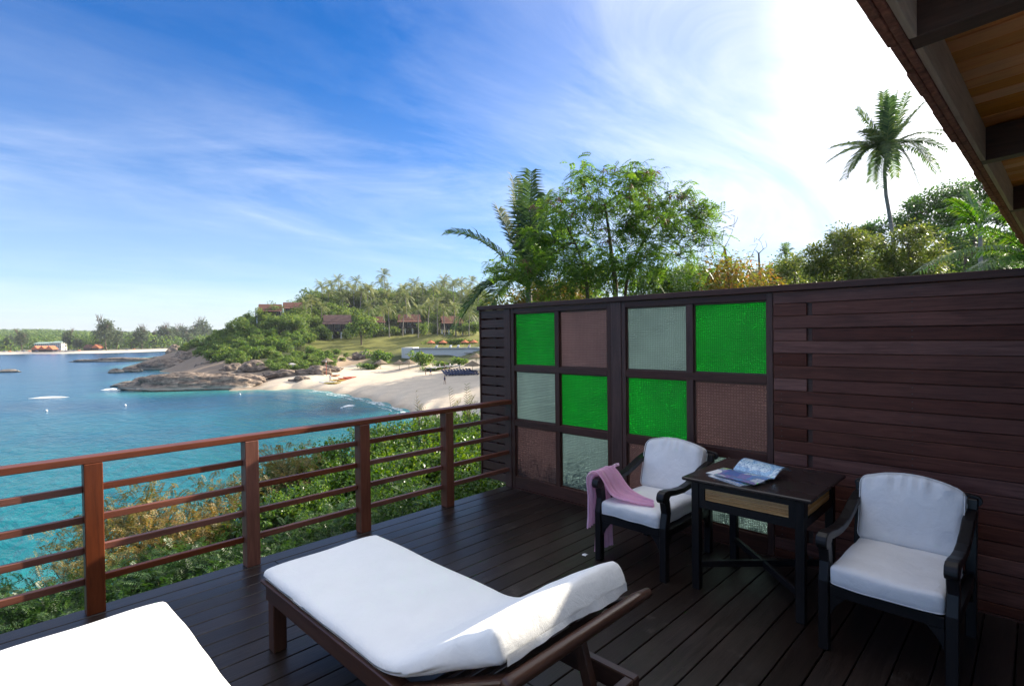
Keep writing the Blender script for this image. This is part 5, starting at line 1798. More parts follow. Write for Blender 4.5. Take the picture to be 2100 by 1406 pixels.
def far_palm_proto(seed, h, lean):
    rg = random.Random(seed)
    t = thing('coconut_palm', 'pale fronded coconut palm in the grove on the headland hill', 'palm tree', (0, 0, 0), 0, 'coconut palms on the headland')
    mb = MB()
    top = Vector((lean, 0, h))
    mb.tube([(0, 0, -0.6), (lean * 0.2, 0, h * 0.35), (lean * 0.6, 0, h * 0.7), top], [0.2, 0.16, 0.14, 0.11], 6, cap=False)
    mb.build('trunk', M['palm_bark'], t, fix=False, smooth=True)
    Q = []
    for k in range(24):
        a = k * 2.399 + rg.uniform(-0.2, 0.2)
        e = rg.uniform(-0.9, 1.0)
        L = rg.uniform(2.7, 3.5)
        d = Vector((math.cos(a) * math.cos(e), math.sin(a) * math.cos(e), math.sin(e)))
        tip = top + d * L + Vector((0, 0, -0.9 * (1 - 0.4 * abs(e))))
        mid = top + d * L * 0.55 + Vector((0, 0, 0.55))
        Q.append(frond_quads(top, mid, tip, 12, 0.75, 0.16, 0.6, 0.2))
    link('crown', quad_mesh('crown', np.concatenate(Q)), M['far_palm'], t)
    return t


CPM = [far_palm_proto(1, 8.0, 0.6), far_palm_proto(2, 9.5, -0.8), far_palm_proto(3, 7.0, 0.3)]
first = {}


def use(p):
    if p.name not in first:
        first[p.name] = 1
        return p
    return copy_tree(p)


rg = random.Random(41)


def scatter_far(protos, poly, n, smin, smax, sink=0.0, mind=0.0, label=None):
    xs, ys = [p[0] for p in poly], [p[1] for p in poly]
    got = []
    tries = 0
    while len(got) < n and tries < n * 40:
        tries += 1
        x, y = rg.uniform(min(xs), max(xs)), rg.uniform(min(ys), max(ys))
        if not poly_in(np.array([x]), np.array([y]), poly)[0]:
            continue
        if any((x - a) ** 2 + (1.6 * (y - b)) ** 2 < mind ** 2 for a, b in got):
            continue
        u, v, z = hit(x, y)
        if v > 480 or z < 1.0:
            continue
        got.append((x, y))
        s = rg.uniform(smin, smax)
        o = place(use(rg.choice(protos)), W(u, v, z - sink * s), rg.uniform(0, 6.28), s, s * rg.uniform(0.85, 1.15))
        if label:
            o['label'] = label
    return got


HILL = [(575, 622), (640, 608), (720, 600), (800, 596), (900, 596), (1010, 600), (1010, 640), (930, 645), (860, 640), (780, 642), (700, 640), (640, 645), (610, 632)]
SLOPE = [(352, 712), (400, 690), (440, 668), (480, 652), (520, 662), (600, 664), (655, 684), (640, 700), (610, 714), (560, 735), (500, 752), (440, 745), (400, 732)]
LOWS = [(520, 758), (560, 742), (620, 722), (690, 726), (716, 734), (690, 750), (640, 756), (590, 764)]
scatter_far(BT, HILL, 90, 1.15, 1.9, 0.6, 10)
scatter_far(BT, [(480, 655), (520, 640), (600, 640), (640, 665), (600, 680), (520, 690), (470, 690)], 16, 0.9, 1.3, 1.0, 12, 'broadleaf tree around the two seaward villas')
scatter_far(BT, [(600, 644), (985, 640), (985, 670), (850, 672), (720, 672), (655, 690), (610, 690), (600, 670)], 46, 0.9, 1.5, 0.8, 12, 'broadleaf tree between and behind the row of villas')
scatter_far(HS, SLOPE, 130, 0.9, 1.7, 0.5, 7, 'green shrub on the steep headland slope below the left villas')
scatter_far(HS, [(600, 664), (660, 660), (690, 690), (640, 702), (610, 712), (590, 700)], 34, 1.0, 1.6, 0.5, 7, 'green shrub between the left villas and the lawn')
scatter_far(HS, LOWS, 60, 0.5, 1.1, 0.4, 6, 'low green shrub on the bank between the lawn and the boats')
scatter_far(HS, [(640, 672), (700, 668), (760, 676), (860, 680), (985, 678), (985, 672), (860, 668), (700, 660), (640, 664)], 30, 0.5, 0.9, 0.3, 8, 'shrub at the foot of the villas along the top of the lawn')
scatter_far(CPM, [(640, 640), (700, 618), (780, 612), (860, 608), (960, 612), (985, 650), (900, 655), (800, 650), (700, 650)], 44, 1.25, 1.75, 0.3, 10)
for k, (bx, by, tx, ty, lb) in enumerate([(632, 668, 634, 636, 'coconut palm on the slope between the two left villas and the brown roofed one'), (789, 679, 789, 648, 'coconut palm just right of the round lawn tree'), (799, 693, 799, 648, 'coconut palm on the lawn edge, left of the middle villa'),
                                       (836, 682, 840, 628, 'tall coconut palm directly in front of the middle villa'), (898, 689, 896, 640, 'coconut palm on the lawn between the middle and right villas'), (962, 691, 958, 655, 'coconut palm on the lawn nearest the louvre end'), (673, 645, 673, 612, 'coconut palm above the brown roofed villa'),
                                       (878, 680, 876, 640, 'coconut palm beside the right villa deck'), (660, 668, 662, 640, 'coconut palm left of the brown roofed villa')]):
    u, v, z = hit(bx, by)
    h = 1.35 * (by - ty) / FPX * v
    o = copy_tree(CPM[k % 3])
    s = 1.35
    place(o, W(u, v, z), rg.uniform(0, 6.28), s, h / (8.0, 9.5, 7.0)[k % 3])
    o['label'] = lb
for (bx, by, w_, h_, lb, mt) in [(741, 707, 62, 66, 'large round tree standing alone on the lawn', 'far_tree'), (485, 668, 44, 40, 'tree at the seaward end of the villas, against the sky', 'far_tree'), (600, 612, 40, 30, 'rounded dark tree on the skyline behind the left villas', 'far_tree')]:
    u, v, z = hit(bx, by)
    o = copy_tree(BT[0])
    s = w_ / FPX * v / 7.0
    place(o, W(u, v, z), 1.0, s, h_ / FPX * v / 7.2)
    o['label'] = lb
for (bx, by, w_, h_, lb) in [(775, 746, 66, 30, 'dense bright green bush at the top of the beach'), (752, 757, 52, 14, 'low yellow green bush on the sand beside the thatched parasols'), (862, 750, 56, 32, 'loose pale green bush before the pool wall'), (905, 756, 50, 18, 'green planting at the foot of the pool wall'), (940, 750, 40, 20, 'dark green planting beside the glass pavilion'), (880, 760, 50, 10, 'thin hedge along the back of the beach')]:
    u, v, z = hit(bx, by)
    o = copy_tree(HS[1])
    s = w_ / FPX * v / 4.6
    place(o, W(u, v, z - 0.3), 0.5 * s, s, h_ / FPX * v / 2.5)
    o['label'] = lb

# tall trees at the back of the beach, behind the wall: they throw the long shadow over the sand
for k, (u, v, s, lb) in enumerate([(3, 127, 1.75, 'tall beach tree behind the left end of the wall, nearest the pool'), (8, 122, 2.0, 'tall spreading beach tree behind the privacy wall'), (10, 132, 2.0, 'tall beach tree hidden behind the glass panels'), (15, 118, 2.0, 'tall beach tree behind the wall toward the terrace side'), (5, 138, 1.6, 'beach tree beside the pool pavilion behind the wall')]):
    o = copy_tree(BT[k % 4])
    place(o, ground_at(u, v), k * 1.3, s * 1.45, s * 1.2)
    o['label'] = lb
    o['group'] = 'tall trees at the back of the beach'

# wooded hillside behind the privacy wall
for k in range(46):
    v = rg.uniform(48, 150)
    a = rg.uniform(0.30, 1.15)
    if v < 70 and 0.52 < a < 0.98:
        continue
    o = copy_tree(rg.choice(BT))
    s = rg.uniform(0.9, 1.3)
    p = ground_at(a * v, v)
    place(o, p - Vector((0, 0, 0.8)), rg.uniform(0, 6.28), s * 1.15, s)
    o['label'] = 'green hillside tree in the wood behind the privacy wall'
    o['group'] = 'trees on the hillside behind the wall'
for k in range(40):
    v = rg.uniform(17, 50)
    a = rg.uniform(0.25, 1.2)
    o = copy_tree(rg.choice(HS))
    s = rg.uniform(0.55, 0.9)
    place(o, ground_at(a * v, v) - Vector((0, 0, 0.3)), rg.uniform(0, 6.28), s, s)
    o['label'] = 'low green shrub on the ground behind the privacy wall'
    o['group'] = 'shrubs behind the privacy wall'

# ------------------------------------------------------------------ villas
M['villa_roof'] = plain('villa_roof_tiles', (0.17, 0.075, 0.056), 0.8, 0.3, 0.25, 2.0, 0.4)
M['villa_roof_dark'] = plain('brown_roof_tiles', (0.11, 0.062, 0.055), 0.8, 0.3, 0.25, 2.0, 0.4)
M['white_wall'] = plain('white_render', (0.72, 0.70, 0.66), 0.85, 0.3, 0.06)
M['dark_wall'] = plain('dark_timber', (0.055, 0.035, 0.028), 0.6, 0.4, 0.3)
M['grey_stone'] = plain('grey_stone', (0.32, 0.31, 0.30), 0.8, 0.3, 0.2)
M['dark_glass'] = plain('dark_window', (0.02, 0.025, 0.035), 0.12, 0.6, 0.1)


def villa(label, px_, py_, wpx, roofmat='villa_roof', yaw=0.35, v=None):
    u, vv, z = hit(px_, py_)
    base = W(u, vv, z)
    t = thing('hillside_villa', label, 'villa', base, 0, 'villas on the headland hill')
    ang = math.atan2(RH.y, RH.x) + yaw
    t.rotation_euler = (0, 0, ang)
    s = wpx / FPX * vv / 10.2
    t.scale = (s, s, s)
    # local: x right along the front, y away from the viewer
    st = 1.7
    for x in (-3.9, -1.3, 1.3, 3.9):
        for y_ in (-2.4, 2.0):
            MB().box(x - 0.22, x + 0.22, y_ - 0.22, y_ + 0.22, -2.5, st - 0.151).build('stilt', M['white_wall'], t)
    MB().box(-4.6, 4.6, -3.0, 3.2, st - 0.15, st + 0.1).build('deck', M['dark_wall'], t)
    MB().box(-3.2, 4.0, -0.6, 3.0, st + 0.101, st + 2.75).build('wall', M['dark_wall'], t)
    MB().box(3.95, 4.02, -0.7, 3.1, st + 0.102, st + 2.75).build('end_wall', M['white_wall'], t)
    MB().prism([(-1.0, st + 2.76), (3.4, st + 2.76), (1.2, st + 4.6)], lambda p, q: (q, p[0], p[1]), 3.90, 4.06).build('gable', M['white_wall'], t)
    for k in range(3):
        x = -2.7 + 2.2 * k
        f_ = MB()
        f_.box(x, x + 1.7, -0.66, -0.602, st + 0.25, st + 2.35)
        o = f_.build('window', M['fascia'], t)
        MB().box(x + 0.1, x + 1.6, -0.68, -0.661, st + 0.35, st + 2.25).build('pane', M['dark_glass'], o)
    sl = MB()
    def slope(y0, z0, y1, z1, x0, x1):
        sl.hexa([(x0, y0, z0), (x1, y0, z0), (x1, y1, z1), (x0, y1, z1), (x0, y0, z0 + 0.14), (x1, y0, z0 + 0.14), (x1, y1, z1 + 0.14), (x0, y1, z1 + 0.14)])
    slope(-1.35, st + 2.55, 1.2, st + 4.75, -3.6, 4.35)
    slope(3.75, st + 2.55, 1.201, st + 4.75, -3.6, 4.35)
    sl.build('roof', M[roofmat], t)
    lo = MB()
    lo.hexa([(-3.9, -2.7, st + 1.95), (4.5, -2.7, st + 1.95), (4.5, -1.2, st + 2.52), (-3.9, -1.2, st + 2.52), (-3.9, -2.7, st + 2.08), (4.5, -2.7, st + 2.08), (4.5, -1.2, st + 2.66), (-3.9, -1.2, st + 2.66)])
    lo.build('veranda_roof', M[roofmat], t)
    for x in (-4.4, -1.4, 1.6, 4.4):
        MB().box(x - 0.08, x + 0.08, -2.72, -2.56, st + 0.101, st + 1.97).build('veranda_post', M['dark_wall'], t)
    rl = MB()
    for z_ in (0.35, 0.65, 0.98):
        rl.box(-4.6, 4.6, -2.99, -2.92, st + z_, st + z_ + 0.07)
        rl.box(-4.6, -4.53, -2.915, 2.0, st + z_, st + z_ + 0.07)
    rl.build('railing', M['dark_wall'], t)
    return t


villa('red roofed villa at the seaward end of the row, with a white gable', 553, 662, 56)
villa('second red roofed villa from the sea, half hidden by trees', 600, 652, 48)
villa('brown roofed villa standing lower, left of the round lawn tree', 690, 692, 70, 'villa_roof_dark')
villa('villa with its roof showing just right of the round lawn tree', 770, 679, 44, yaw=0.45)
villa('red roofed villa in the middle above the lawn, on white stilts', 838, 682, 58, yaw=0.25)
villa('red roofed villa at the right above the lawn', 925, 684, 56)
villa('villa far up in the palm grove, a patch of roof between fronds', 705, 636, 44, yaw=0.5)
villa('villa high on the hill near the young palm, only its roof showing', 955, 626, 44)

# planting that half hides the villas
for k, (bx, by, s, lb) in enumerate([(655, 694, 1.0, 'green tree left of the brown roofed villa'), (672, 698, 0.7, 'small green tree before the brown roofed villa'), (716, 696, 0.85, 'green tree at the right end of the brown roofed villa'), (766, 690, 0.8, 'small tree in front of the half hidden villa'), (786, 688, 0.95, 'green tree between the half hidden villa and the middle villa'),
                                      (812, 688, 0.8, 'green tree at the left stilts of the middle villa'), (868, 686, 1.0, 'green tree right of the middle villa'), (890, 686, 0.9, 'green tree left of the right villa'), (950, 686, 1.0, 'green tree right of the right villa'), (972, 688, 1.1, 'green tree by the louvre end beyond the right villa'),
                                      (524, 664, 0.8, 'green tree before the deck of the seaward villa'), (572, 668, 0.8, 'green tree before the seaward villa'), (612, 660, 1.0, 'green tree before the second villa'), (630, 676, 1.0, 'green tree right of the second villa'), (645, 660, 1.2, 'taller green tree right of the second villa')]):
    u, v, z = hit(bx, by)
    o = copy_tree(BT[k % 4])
    place(o, W(u, v, z - 1.2), k * 0.9, s, s * 0.95)
    o['label'] = lb
for k, (bx, by, h_, lb) in enumerate([(826, 690, 11, 'coconut palm left of the middle villa front'), (858, 692, 12, 'coconut palm at the right corner of the middle villa'), (912, 690, 11, 'coconut palm before the right villa'), (935, 688, 12, 'coconut palm at the right corner of the right villa'), (640, 664, 11, 'coconut palm by the second villa'), (756, 684, 12, 'coconut palm behind the round lawn tree')]):
    u, v, z = hit(bx, by)
    o = copy_tree(CPM[k % 3])
    place(o, W(u, v, z - 0.3), k * 1.1, 1.35, h_ / (8.0, 9.5, 7.0)[k % 3])
    o['label'] = lb

# radio mast on the skyline
u, v, z = hit(828, 600)
t = thing('radio_mast', 'thin radio mast on the hilltop skyline', 'mast', W(u, v, z))
MB().tube([(0, 0, 0), (0, 0, 20)], [0.2, 0.1], 6).build('pole', M['grey_stone'], t)
cr = MB()
for k in range(6):
    cr.bar((-0.5, 0, 12 + k), (0.5, 0, 12 + k), 0.07, 0.07)
cr.build('crossarm', M['grey_stone'], t)

# ------------------------------------------------------------------ pool terrace
u, v, z = hit(985, 748)
v = 178.0
u = (905 - 1050) / FPX * v
pool = thing('pool_terrace', 'white walled infinity pool terrace with a glass fronted pavilion above the beach', 'building', W(u, v, 4.2))
pool.rotation_euler = (0, 0, math.atan2(RH.y, RH.x) - 0.12)
MB().box(-10, 14, 0, 9, -1.5, 4.0).build('retaining_wall', M['white_wall'], pool)
MB().box(-14, -10.05, 1.0, 8, -1.0, 4.25).build('pool_steps', M['white_wall'], pool)
M['pool_water'] = plain('pool_water', (0.06, 0.22, 0.30), 0.08, 0.6, 0.1)
MB().box(-9.6, 12, 0.3, 5.5, 4.001, 4.06).build('pool_water', M['pool_water'], pool)
MB().box(-10, 13, -0.25, -0.003, 3.6, 3.95).build('overflow_edge', M['grey_stone'], pool)
MB().box(8.5, 13.5, -1.6, -0.253, -1.5, 2.3).build('pavilion_wall', M['white_wall'], pool)
for x in (8.8, 10.5, 12.1):
    f_ = MB().box(x, x + 1.2, -1.66, -1.602, -0.6, 1.7).build('window', M['dark_wall'], pool)
    MB().box(x + 0.1, x + 1.1, -1.69, -1.661, -0.5, 1.6).build('pane', M['dark_glass'], f_)
MB().box(8.2, 14, -2.6, -0.26, 2.301, 2.5).build('pavilion_roof', M['grey_stone'], pool)
hd = thing('hedge', 'clipped green hedge behind the pool terrace', 'hedge', W(u + 2, 190.5, 9.2))
Q = blob_leaves(2600, 12.5, 1.0, 1.1, 60, 0.5, 0.32, 0.4, 0.5, 0.22, 0.8)
hq = quad_mesh('hedge', Q)
hd.rotation_euler = (0, 0, math.atan2(RH.y, RH.x) - 0.05)
link('foliage', hq, M['far_tree'], hd)
M['orange_cloth'] = plain('orange_canvas', (0.52, 0.17, 0.08), 0.8, 0.2, 0.1)
M['thatch'] = plain('thatch', (0.24, 0.185, 0.13), 0.95, 0.1, 0.35, 7.0, 0.6)
M['navy_cloth'] = plain('navy_canvas', (0.045, 0.055, 0.11), 0.85, 0.2, 0.2)
M['red_plastic'] = plain('red_hull', (0.55, 0.08, 0.03), 0.4, 0.5, 0.1)
M['orange_plastic'] = plain('orange_hull', (0.65, 0.19, 0.03), 0.4, 0.5, 0.1)
M['yellow_plastic'] = plain('yellow_hull', (0.65, 0.45, 0.06), 0.4, 0.5, 0.1)
M['white_plastic'] = plain('white_hull', (0.75, 0.75, 0.74), 0.4, 0.5, 0.05)


def parasol(name, label, loc, r, h, mat, group, pole='bark'):
    t = thing(name, label, 'parasol', loc, 0, group)
    MB().tube([(0, 0, -0.3), (0, 0, h)], 0.06, 6).build('pole', M[pole], t)
    vs = [(0, 0, h + 0.25)] + [(r * (1 + 0.05 * (k % 2)) * math.cos(k * math.tau / 16), r * (1 + 0.05 * (k % 2)) * math.sin(k * math.tau / 16), h - r * 0.45) for k in range(16)]
    vs += [(r * 0.97 * math.cos(k * math.tau / 16), r * 0.97 * math.sin(k * math.tau / 16), h - r * 0.45 - 0.16) for k in range(16)] + [(0, 0, h)]
    fs = [(0, 1 + k, 1 + (k + 1) % 16) for k in range(16)] + [(1 + k, 17 + k, 17 + (k + 1) % 16, 1 + (k + 1) % 16) for k in range(16)] + [(33, 17 + (k + 1) % 16, 17 + k) for k in range(16)]
    MB().add(vs, fs).build('canopy', M[mat], t)
    return t


for (a, b, lb) in [(780, 757, 'thatched beach parasol beside the low yellow bush'), (818, 758, 'thatched beach parasol, middle of the three by the bushes'), (838, 757, 'thatched beach parasol, right of the three by the bushes'), (670, 752, 'thatched shelter on the rocks behind the red boats'), (968, 764, 'thatched parasol beside the stacked sunbeds'), (976, 745, 'pale parasol by the pool pavilion')]:
    p, vv = put(a, b)
    parasol('thatched_parasol', lb, p, 1.9, 2.5, 'thatch', 'thatched parasols on the beach')
for (x, lb) in [(-5.5, 'orange parasol at the left end of the pool'), (-1.2, 'orange parasol second along the pool'), (6.5, 'orange parasol toward the right end of the pool'), (9.6, 'rightmost orange parasol beside the pool')]:
    p = pool.matrix_basis @ Vector((x, 7.0, 4.0))
    parasol('orange_parasol', lb, p, 1.5, 2.4, 'orange_cloth', 'orange parasols by the pool', 'palm_bark')
for (x, lb) in [(-3.4, 'white pool lounger between the two left parasols'), (1.5, 'white pool lounger right of the second parasol'), (4.2, 'white pool lounger in the middle of the terrace'), (8.0, 'white pool lounger between the two right parasols')]:
    p = pool.matrix_basis @ Vector((x, 6.6, 4.0))
    t = thing('pool_lounger', lb, 'sun lounger', p, pool.rotation_euler.z, 'white loungers by the pool')
    MB().box(-0.35, 0.35, -0.9, 0.4, 0.25, 0.4).build('bed', M['white_plastic'], t)
    MB().hexa([(-0.35, 0.4, 0.25), (0.35, 0.4, 0.25), (0.35, 1.0, 0.75), (-0.35, 1.0, 0.75), (-0.35, 0.4, 0.4), (0.35, 0.4, 0.4), (0.35, 0.95, 0.9), (-0.35, 0.95, 0.9)]).build('backrest', M['white_plastic'], t)
    MB().box(-0.3, 0.3, -0.8, -0.7, 0, 0.249).box(-0.3, 0.3, 0.3, 0.4, 0, 0.249).build('legs', M['grey_stone'], t)


def kayak(label, px_, py_, mat, rz, L=3.4, tilt=0.0):
    p, vv = put(px_, py_)
    t = thing('kayak', label, 'kayak', p + Vector((0, 0, 0.05)), rz, 'kayaks drawn up on the sand')
    t.rotation_euler = (tilt, 0, rz)
    rows = []
    for i in range(13):
        s = i / 12 * 2 - 1
        w_ = 0.38 * (1 - abs(s) ** 2.2) + 0.01
        z0 = 0.14 * abs(s) ** 3
        rows.append([(s * L / 2, w_ * math.cos(a), z0 + 0.16 + 0.17 * math.sin(a) * (1 - 0.5 * abs(s) ** 3)) for a in [k * math.tau / 10 for k in range(11)]])
    MB().grid(rows).build('hull', M[mat], t, smooth=True)
    MB().box(-0.5, 0.45, -0.2, 0.2, 0.31, 0.345).build('seat', M['dark_wall'], t)
    return t


ry = math.atan2(RH.y, RH.x)
kayak('orange kayak, nearest the water of the drawn up boats', 696, 781, 'orange_plastic', ry + 0.1)
kayak('red kayak at the right of the drawn up boats', 716, 776, 'red_plastic', ry + 0.5)
kayak('red kayak pulled up behind the orange one', 706, 779, 'red_plastic', ry + 0.2)
kayak('orange kayak lying farthest up the sand', 686, 773, 'orange_plastic', ry - 0.1, 2.6)
kayak('yellow kayak left of the orange kayak', 690, 783, 'yellow_plastic', ry + 0.15)
kayak('white hulled kayak nearest the wet sand', 671, 787, 'white_plastic', ry + 0.25, 4.2)
kayak('pale yellow kayak lying beside the white one', 680, 789, 'yellow_plastic', ry + 0.12, 4.0)
p, vv = put(668, 771)
t = thing('flag_post', 'red and white marker post standing on the rocks by the boats', 'post', p)
MB().tube([(0, 0, -0.3), (0, 0, 2.6)], 0.07, 6).build('post', M['red_plastic'], t)
MB().tube([(0, 0, 2.601), (0, 0, 3.6)], 0.12, 6).build('marker', M['tile_edge'], t)
MB().tube([(0, 0, 3.601), (0, 0, 3.9)], 0.16, 6).build('cap', M['white_plastic'], t)
p, vv = put(597, 757)
t = thing('stone_shrine', 'small white spirit house with a grey roof above the rocks', 'shrine', p)
MB().box(-0.45, 0.45, -0.45, 0.45, -0.2, 1.2).build('pillar', M['white_wall'], t)
MB().hexa([(-1.1, -1.0, 1.201), (1.1, -1.0, 1.201), (1.1, 1.0, 1.201), (-1.1, 1.0, 1.201), (-0.4, -0.3, 1.7), (0.4, -0.3, 1.7), (0.4, 0.3, 1.7), (-0.4, 0.3, 1.7)]).build('roof', M['grey_stone'], t)

# stacked navy sunbeds, table with cloth, pergola bench
k = 0
for i in range(10):
    for j in range(3):
        p, vv = put(912 + i * 6.2 + j * 2.2, 765 + j * 3.0 - i * 0.25)
        t = thing('beach_sunbed', 'navy padded sunbed in the packed rows at the back of the beach', 'sun lounger', p, ry + 1.2, 'navy sunbeds in rows on the sand')
        MB().box(-0.35, 0.35, -1.0, 0.3, 0.2, 0.42).build('bed', M['navy_cloth'], t)
        MB().hexa([(-0.35, 0.3, 0.2), (0.35, 0.3, 0.2), (0.35, 0.95, 0.7), (-0.35, 0.95, 0.7), (-0.35, 0.3, 0.4), (0.35, 0.3, 0.4), (0.35, 0.9, 0.85), (-0.35, 0.9, 0.85)]).build('backrest', M['navy_cloth'], t)
        MB().box(-0.3, 0.3, -0.85, -0.75, 0, 0.199).box(-0.3, 0.3, 0.2, 0.3, 0, 0.199).build('legs', M['dark_wall'], t)
        k += 1
for (a, b, L, lb) in [(884, 762, 2.6, 'white topped beach table at the left of the long tables'), (905, 759, 4.5, 'long white topped beach table in the middle'), (928, 757, 4.0, 'long white topped beach table at the right by the planting')]:
    p, vv = put(a, b)
    t = thing('beach_table', lb, 'table', p, ry, 'white beach tables')
    MB().box(-L / 2, L / 2, -0.5, 0.5, 0.85, 0.95).build('tabletop', M['white_plastic'], t)
    for x in (-L / 2 + 0.2, L / 2 - 0.3):
        MB().box(x, x + 0.12, -0.4, 0.4, -0.1, 0.849).build('leg', M['dark_wall'], t)

# people on the sand (a few pixels high)
SKIN = plain('skin', (0.30, 0.17, 0.11), 0.6, 0.3, 0.05)


def person(label, px_, py_, top, rz, stride=0.12):
    p, vv = put(px_, py_)
    t = thing('person', label, 'person', p, rz, 'people on the beach')
    V_ = [(0, 0, 0.95), (0, 0, 1.2), (0, 0, 1.42), (0, 0, 1.54), (0, 0.02, 1.66), (0.19, 0, 1.40), (0.25, 0.05, 1.12), (0.24, 0.14, 0.88), (-0.19, 0, 1.40), (-0.25, -0.05, 1.12), (-0.24, 0.02, 0.86),
          (0.09, 0, 0.90), (0.10, stride, 0.48), (0.10, stride * 0.9, 0.08), (0.10, stride + 0.16, 0.03), (-0.09, 0, 0.90), (-0.10, -stride, 0.48), (-0.10, -stride * 1.4, 0.08), (-0.10, -stride * 1.4 + 0.16, 0.03)]
    E_ = [(0, 1), (1, 2), (2, 3), (3, 4), (2, 5), (5, 6), (6, 7), (2, 8), (8, 9), (9, 10), (0, 11), (11, 12), (12, 13), (13, 14), (0, 15), (15, 16), (16, 17), (17, 18)]
    Rr = [0.15, 0.14, 0.15, 0.055, 0.10, 0.06, 0.045, 0.035, 0.06, 0.045, 0.035, 0.09, 0.065, 0.045, 0.035, 0.09, 0.065, 0.045, 0.035]
    me = bpy.data.meshes.new('body')
    me.from_pydata(V_, E_, [])
    o = link('body', me, None, t)
    me.materials.append(SKIN)
    md = o.modifiers.new('skin', 'SKIN')
    for i, r in enumerate(Rr):
        me.skin_vertices[0].data[i].radius = (r, r * 0.8)
    me.skin_vertices[0].data[0].use_root = True
    o.modifiers.new('sub', 'SUBSURF').levels = 1
    sh = MB()
    rows = []
    for (z_, rx, ry_) in ((0.86, 0.19, 0.13), (1.0, 0.18, 0.13), (1.2, 0.175, 0.13), (1.4, 0.21, 0.13), (1.475, 0.12, 0.09)):
        rows.append([(rx * math.cos(a), ry_ * math.sin(a), z_) for a in [q * math.tau / 12 for q in range(13)]])
    sh.grid(rows).build('shirt', M[top], t, smooth=True)
    hr = bmesh.new()
    bmesh.ops.create_icosphere(hr, subdivisions=2, radius=0.115, matrix=Matrix.Translation((0, -0.015, 1.70)))
    hm = bpy.data.meshes.new('hair')
    hr.to_mesh(hm)
    hr.free()
    link('hair', hm, M['dark_wall'], t)
    return t


person('person in dark clothes standing at the left beach table', 872, 769, 'dark_wall', 0.4)
person('person in dark clothes walking on the sand before the tables', 882, 770, 'navy_cloth', 2.0)
person('person in white behind the middle beach table', 901, 759, 'white_plastic', 1.0)
person('person in black and white by the right beach table', 911, 759, 'dark_wall', 3.0)
person('person in a pale shirt at the end of the right table', 922, 757, 'white_plastic', 0.2)
person('lone person in dark clothes out on the shaded sand', 911, 788, 'navy_cloth', 1.4)
person('person in white bending over the white kayak', 676, 783, 'white_plastic', 2.5)

# ------------------------------------------------------------------ far shore across the bay
fp = []
NU, NV = 90, 26
for i in range(NU):
    a = -1.35 + i / (NU - 1) * 0.86                # tangent of the bearing
    row = []
    for j in range(NV):
        t = j / (NV - 1)
        # the waterline recedes towards the headland
        w0 = 515 if a < -0.80 else 515 + (a + 0.80) ** 2 * 2600
        v = w0 + t ** 1.6 * 1500
        z = -1.0 + 3.2 * min(1, t * 9) + 62 * max(0, t - 0.24) ** 1.1 * (0.75 + 0.45 * mnoise.noise(Vector((a * 4, t * 2, 3)))) + (6 if a < -1.1 else 0) * t
        p = W(a * v, v, z)
        row.append(p)
    fp.append(row)
mbf = MB().grid(fp)
m, nt = newmat('far_shore_ground')
tc = N(nt, 'ShaderNodeNewGeometry').outputs['Position']
zz = math_(nt, 'SUBTRACT', N(nt, 'ShaderNodeSeparateXYZ', {0: tc}).outputs[2], SEA)
c = ramp(nt, math_(nt, 'MULTIPLY', math_(nt, 'ADD', zz, noise_(nt, tc, 0.03, 3.0)), 0.1), [(0.22, (0.62, 0.54, 0.44)), (0.29, (0.07, 0.085, 0.035))])
out(nt, pbsdf(nt, color=c, rough=0.95))
fs_o = mbf.build('far_shore', m, smooth=True, fix=False)
tag(fs_o, 'distant low wooded shore with a pale beach', kind='structure')


def far_pt(px_, dv):
    a = (px_ - 1050) / FPX
    w0 = 515 if a < -0.80 else 515 + (a + 0.80) ** 2 * 2600
    t = (max(dv, 0) / 1500) ** (1 / 1.6)
    z = -1.0 + 3.2 * min(1, t * 9) + 62 * max(0, t - 0.24) ** 1.1 * (0.75 + 0.45 * mnoise.noise(Vector((a * 4, t * 2, 3)))) + (6 if a < -1.1 else 0) * t
    v = w0 + dv
    return W(a * v, v, z)


Q = []
rg = random.Random(55)
for k in range(2300):
    t_ = rg.random()
    px_ = rg.uniform(-420, 460)
    dv_ = 55 + t_ ** 1.3 * 900
    if 40 < px_ < 150 and dv_ < 130:
        continue
    p = far_pt(px_, dv_)
    r = rg.uniform(4.5, 8.0)
    n_ = 44
    d = rnd_dir(n_, 0.3)
    P = np.array(p) + np.array([0, 0, rg.uniform(5.0, 10.0)]) + d * r * np.array([1, 1, 0.95])
    Q.append(leaves(P, rnd_dir(n_), d, 3.0, 2.1, 0.1))
wood_ = link('far_wood', quad_mesh('far_wood', np.concatenate(Q)), M['far_tree'])
tag(wood_, 'distant mass of palms and trees covering the far shore', kind='stuff')


def casuarina(seed, h, w):
    rg = random.Random(seed)
    t = thing('casuarina_tree', 'tall grey green casuarina tree on the far beach', 'tree', (0, 0, 0), 0, 'casuarinas on the far shore')
    mb, tips = MB(), []
    grow(mb, (0, 0, -0.5), (0.05, 0, 1), h * 0.55, 0.4, 2, tips, rg, 0.55, 0.5, 5, 5, 0.6)
    mb.build('trunk', M['bark'], t, fix=False, smooth=True)
    n = 1500
    P = rnd_dir(n) * (rng.random((n, 1)) ** 0.5)
    lump = 0.75 + 0.35 * np.sin(P[:, :1] * 7 + seed) * np.sin(P[:, 2:] * 9 + seed * 2)
    P = P * lump * np.array([w, w, h * 0.42]) + np.array([0, 0, h * 0.56])
    D = unit(rnd_dir(n, 0.3) + np.array([0.15, 0, 0]))
    link('crown', quad_mesh('crown', leaves(P, D, rnd_dir(n, 0.6), 1.7, 0.75, 0.3)), M['casuarina'], t)
    return t


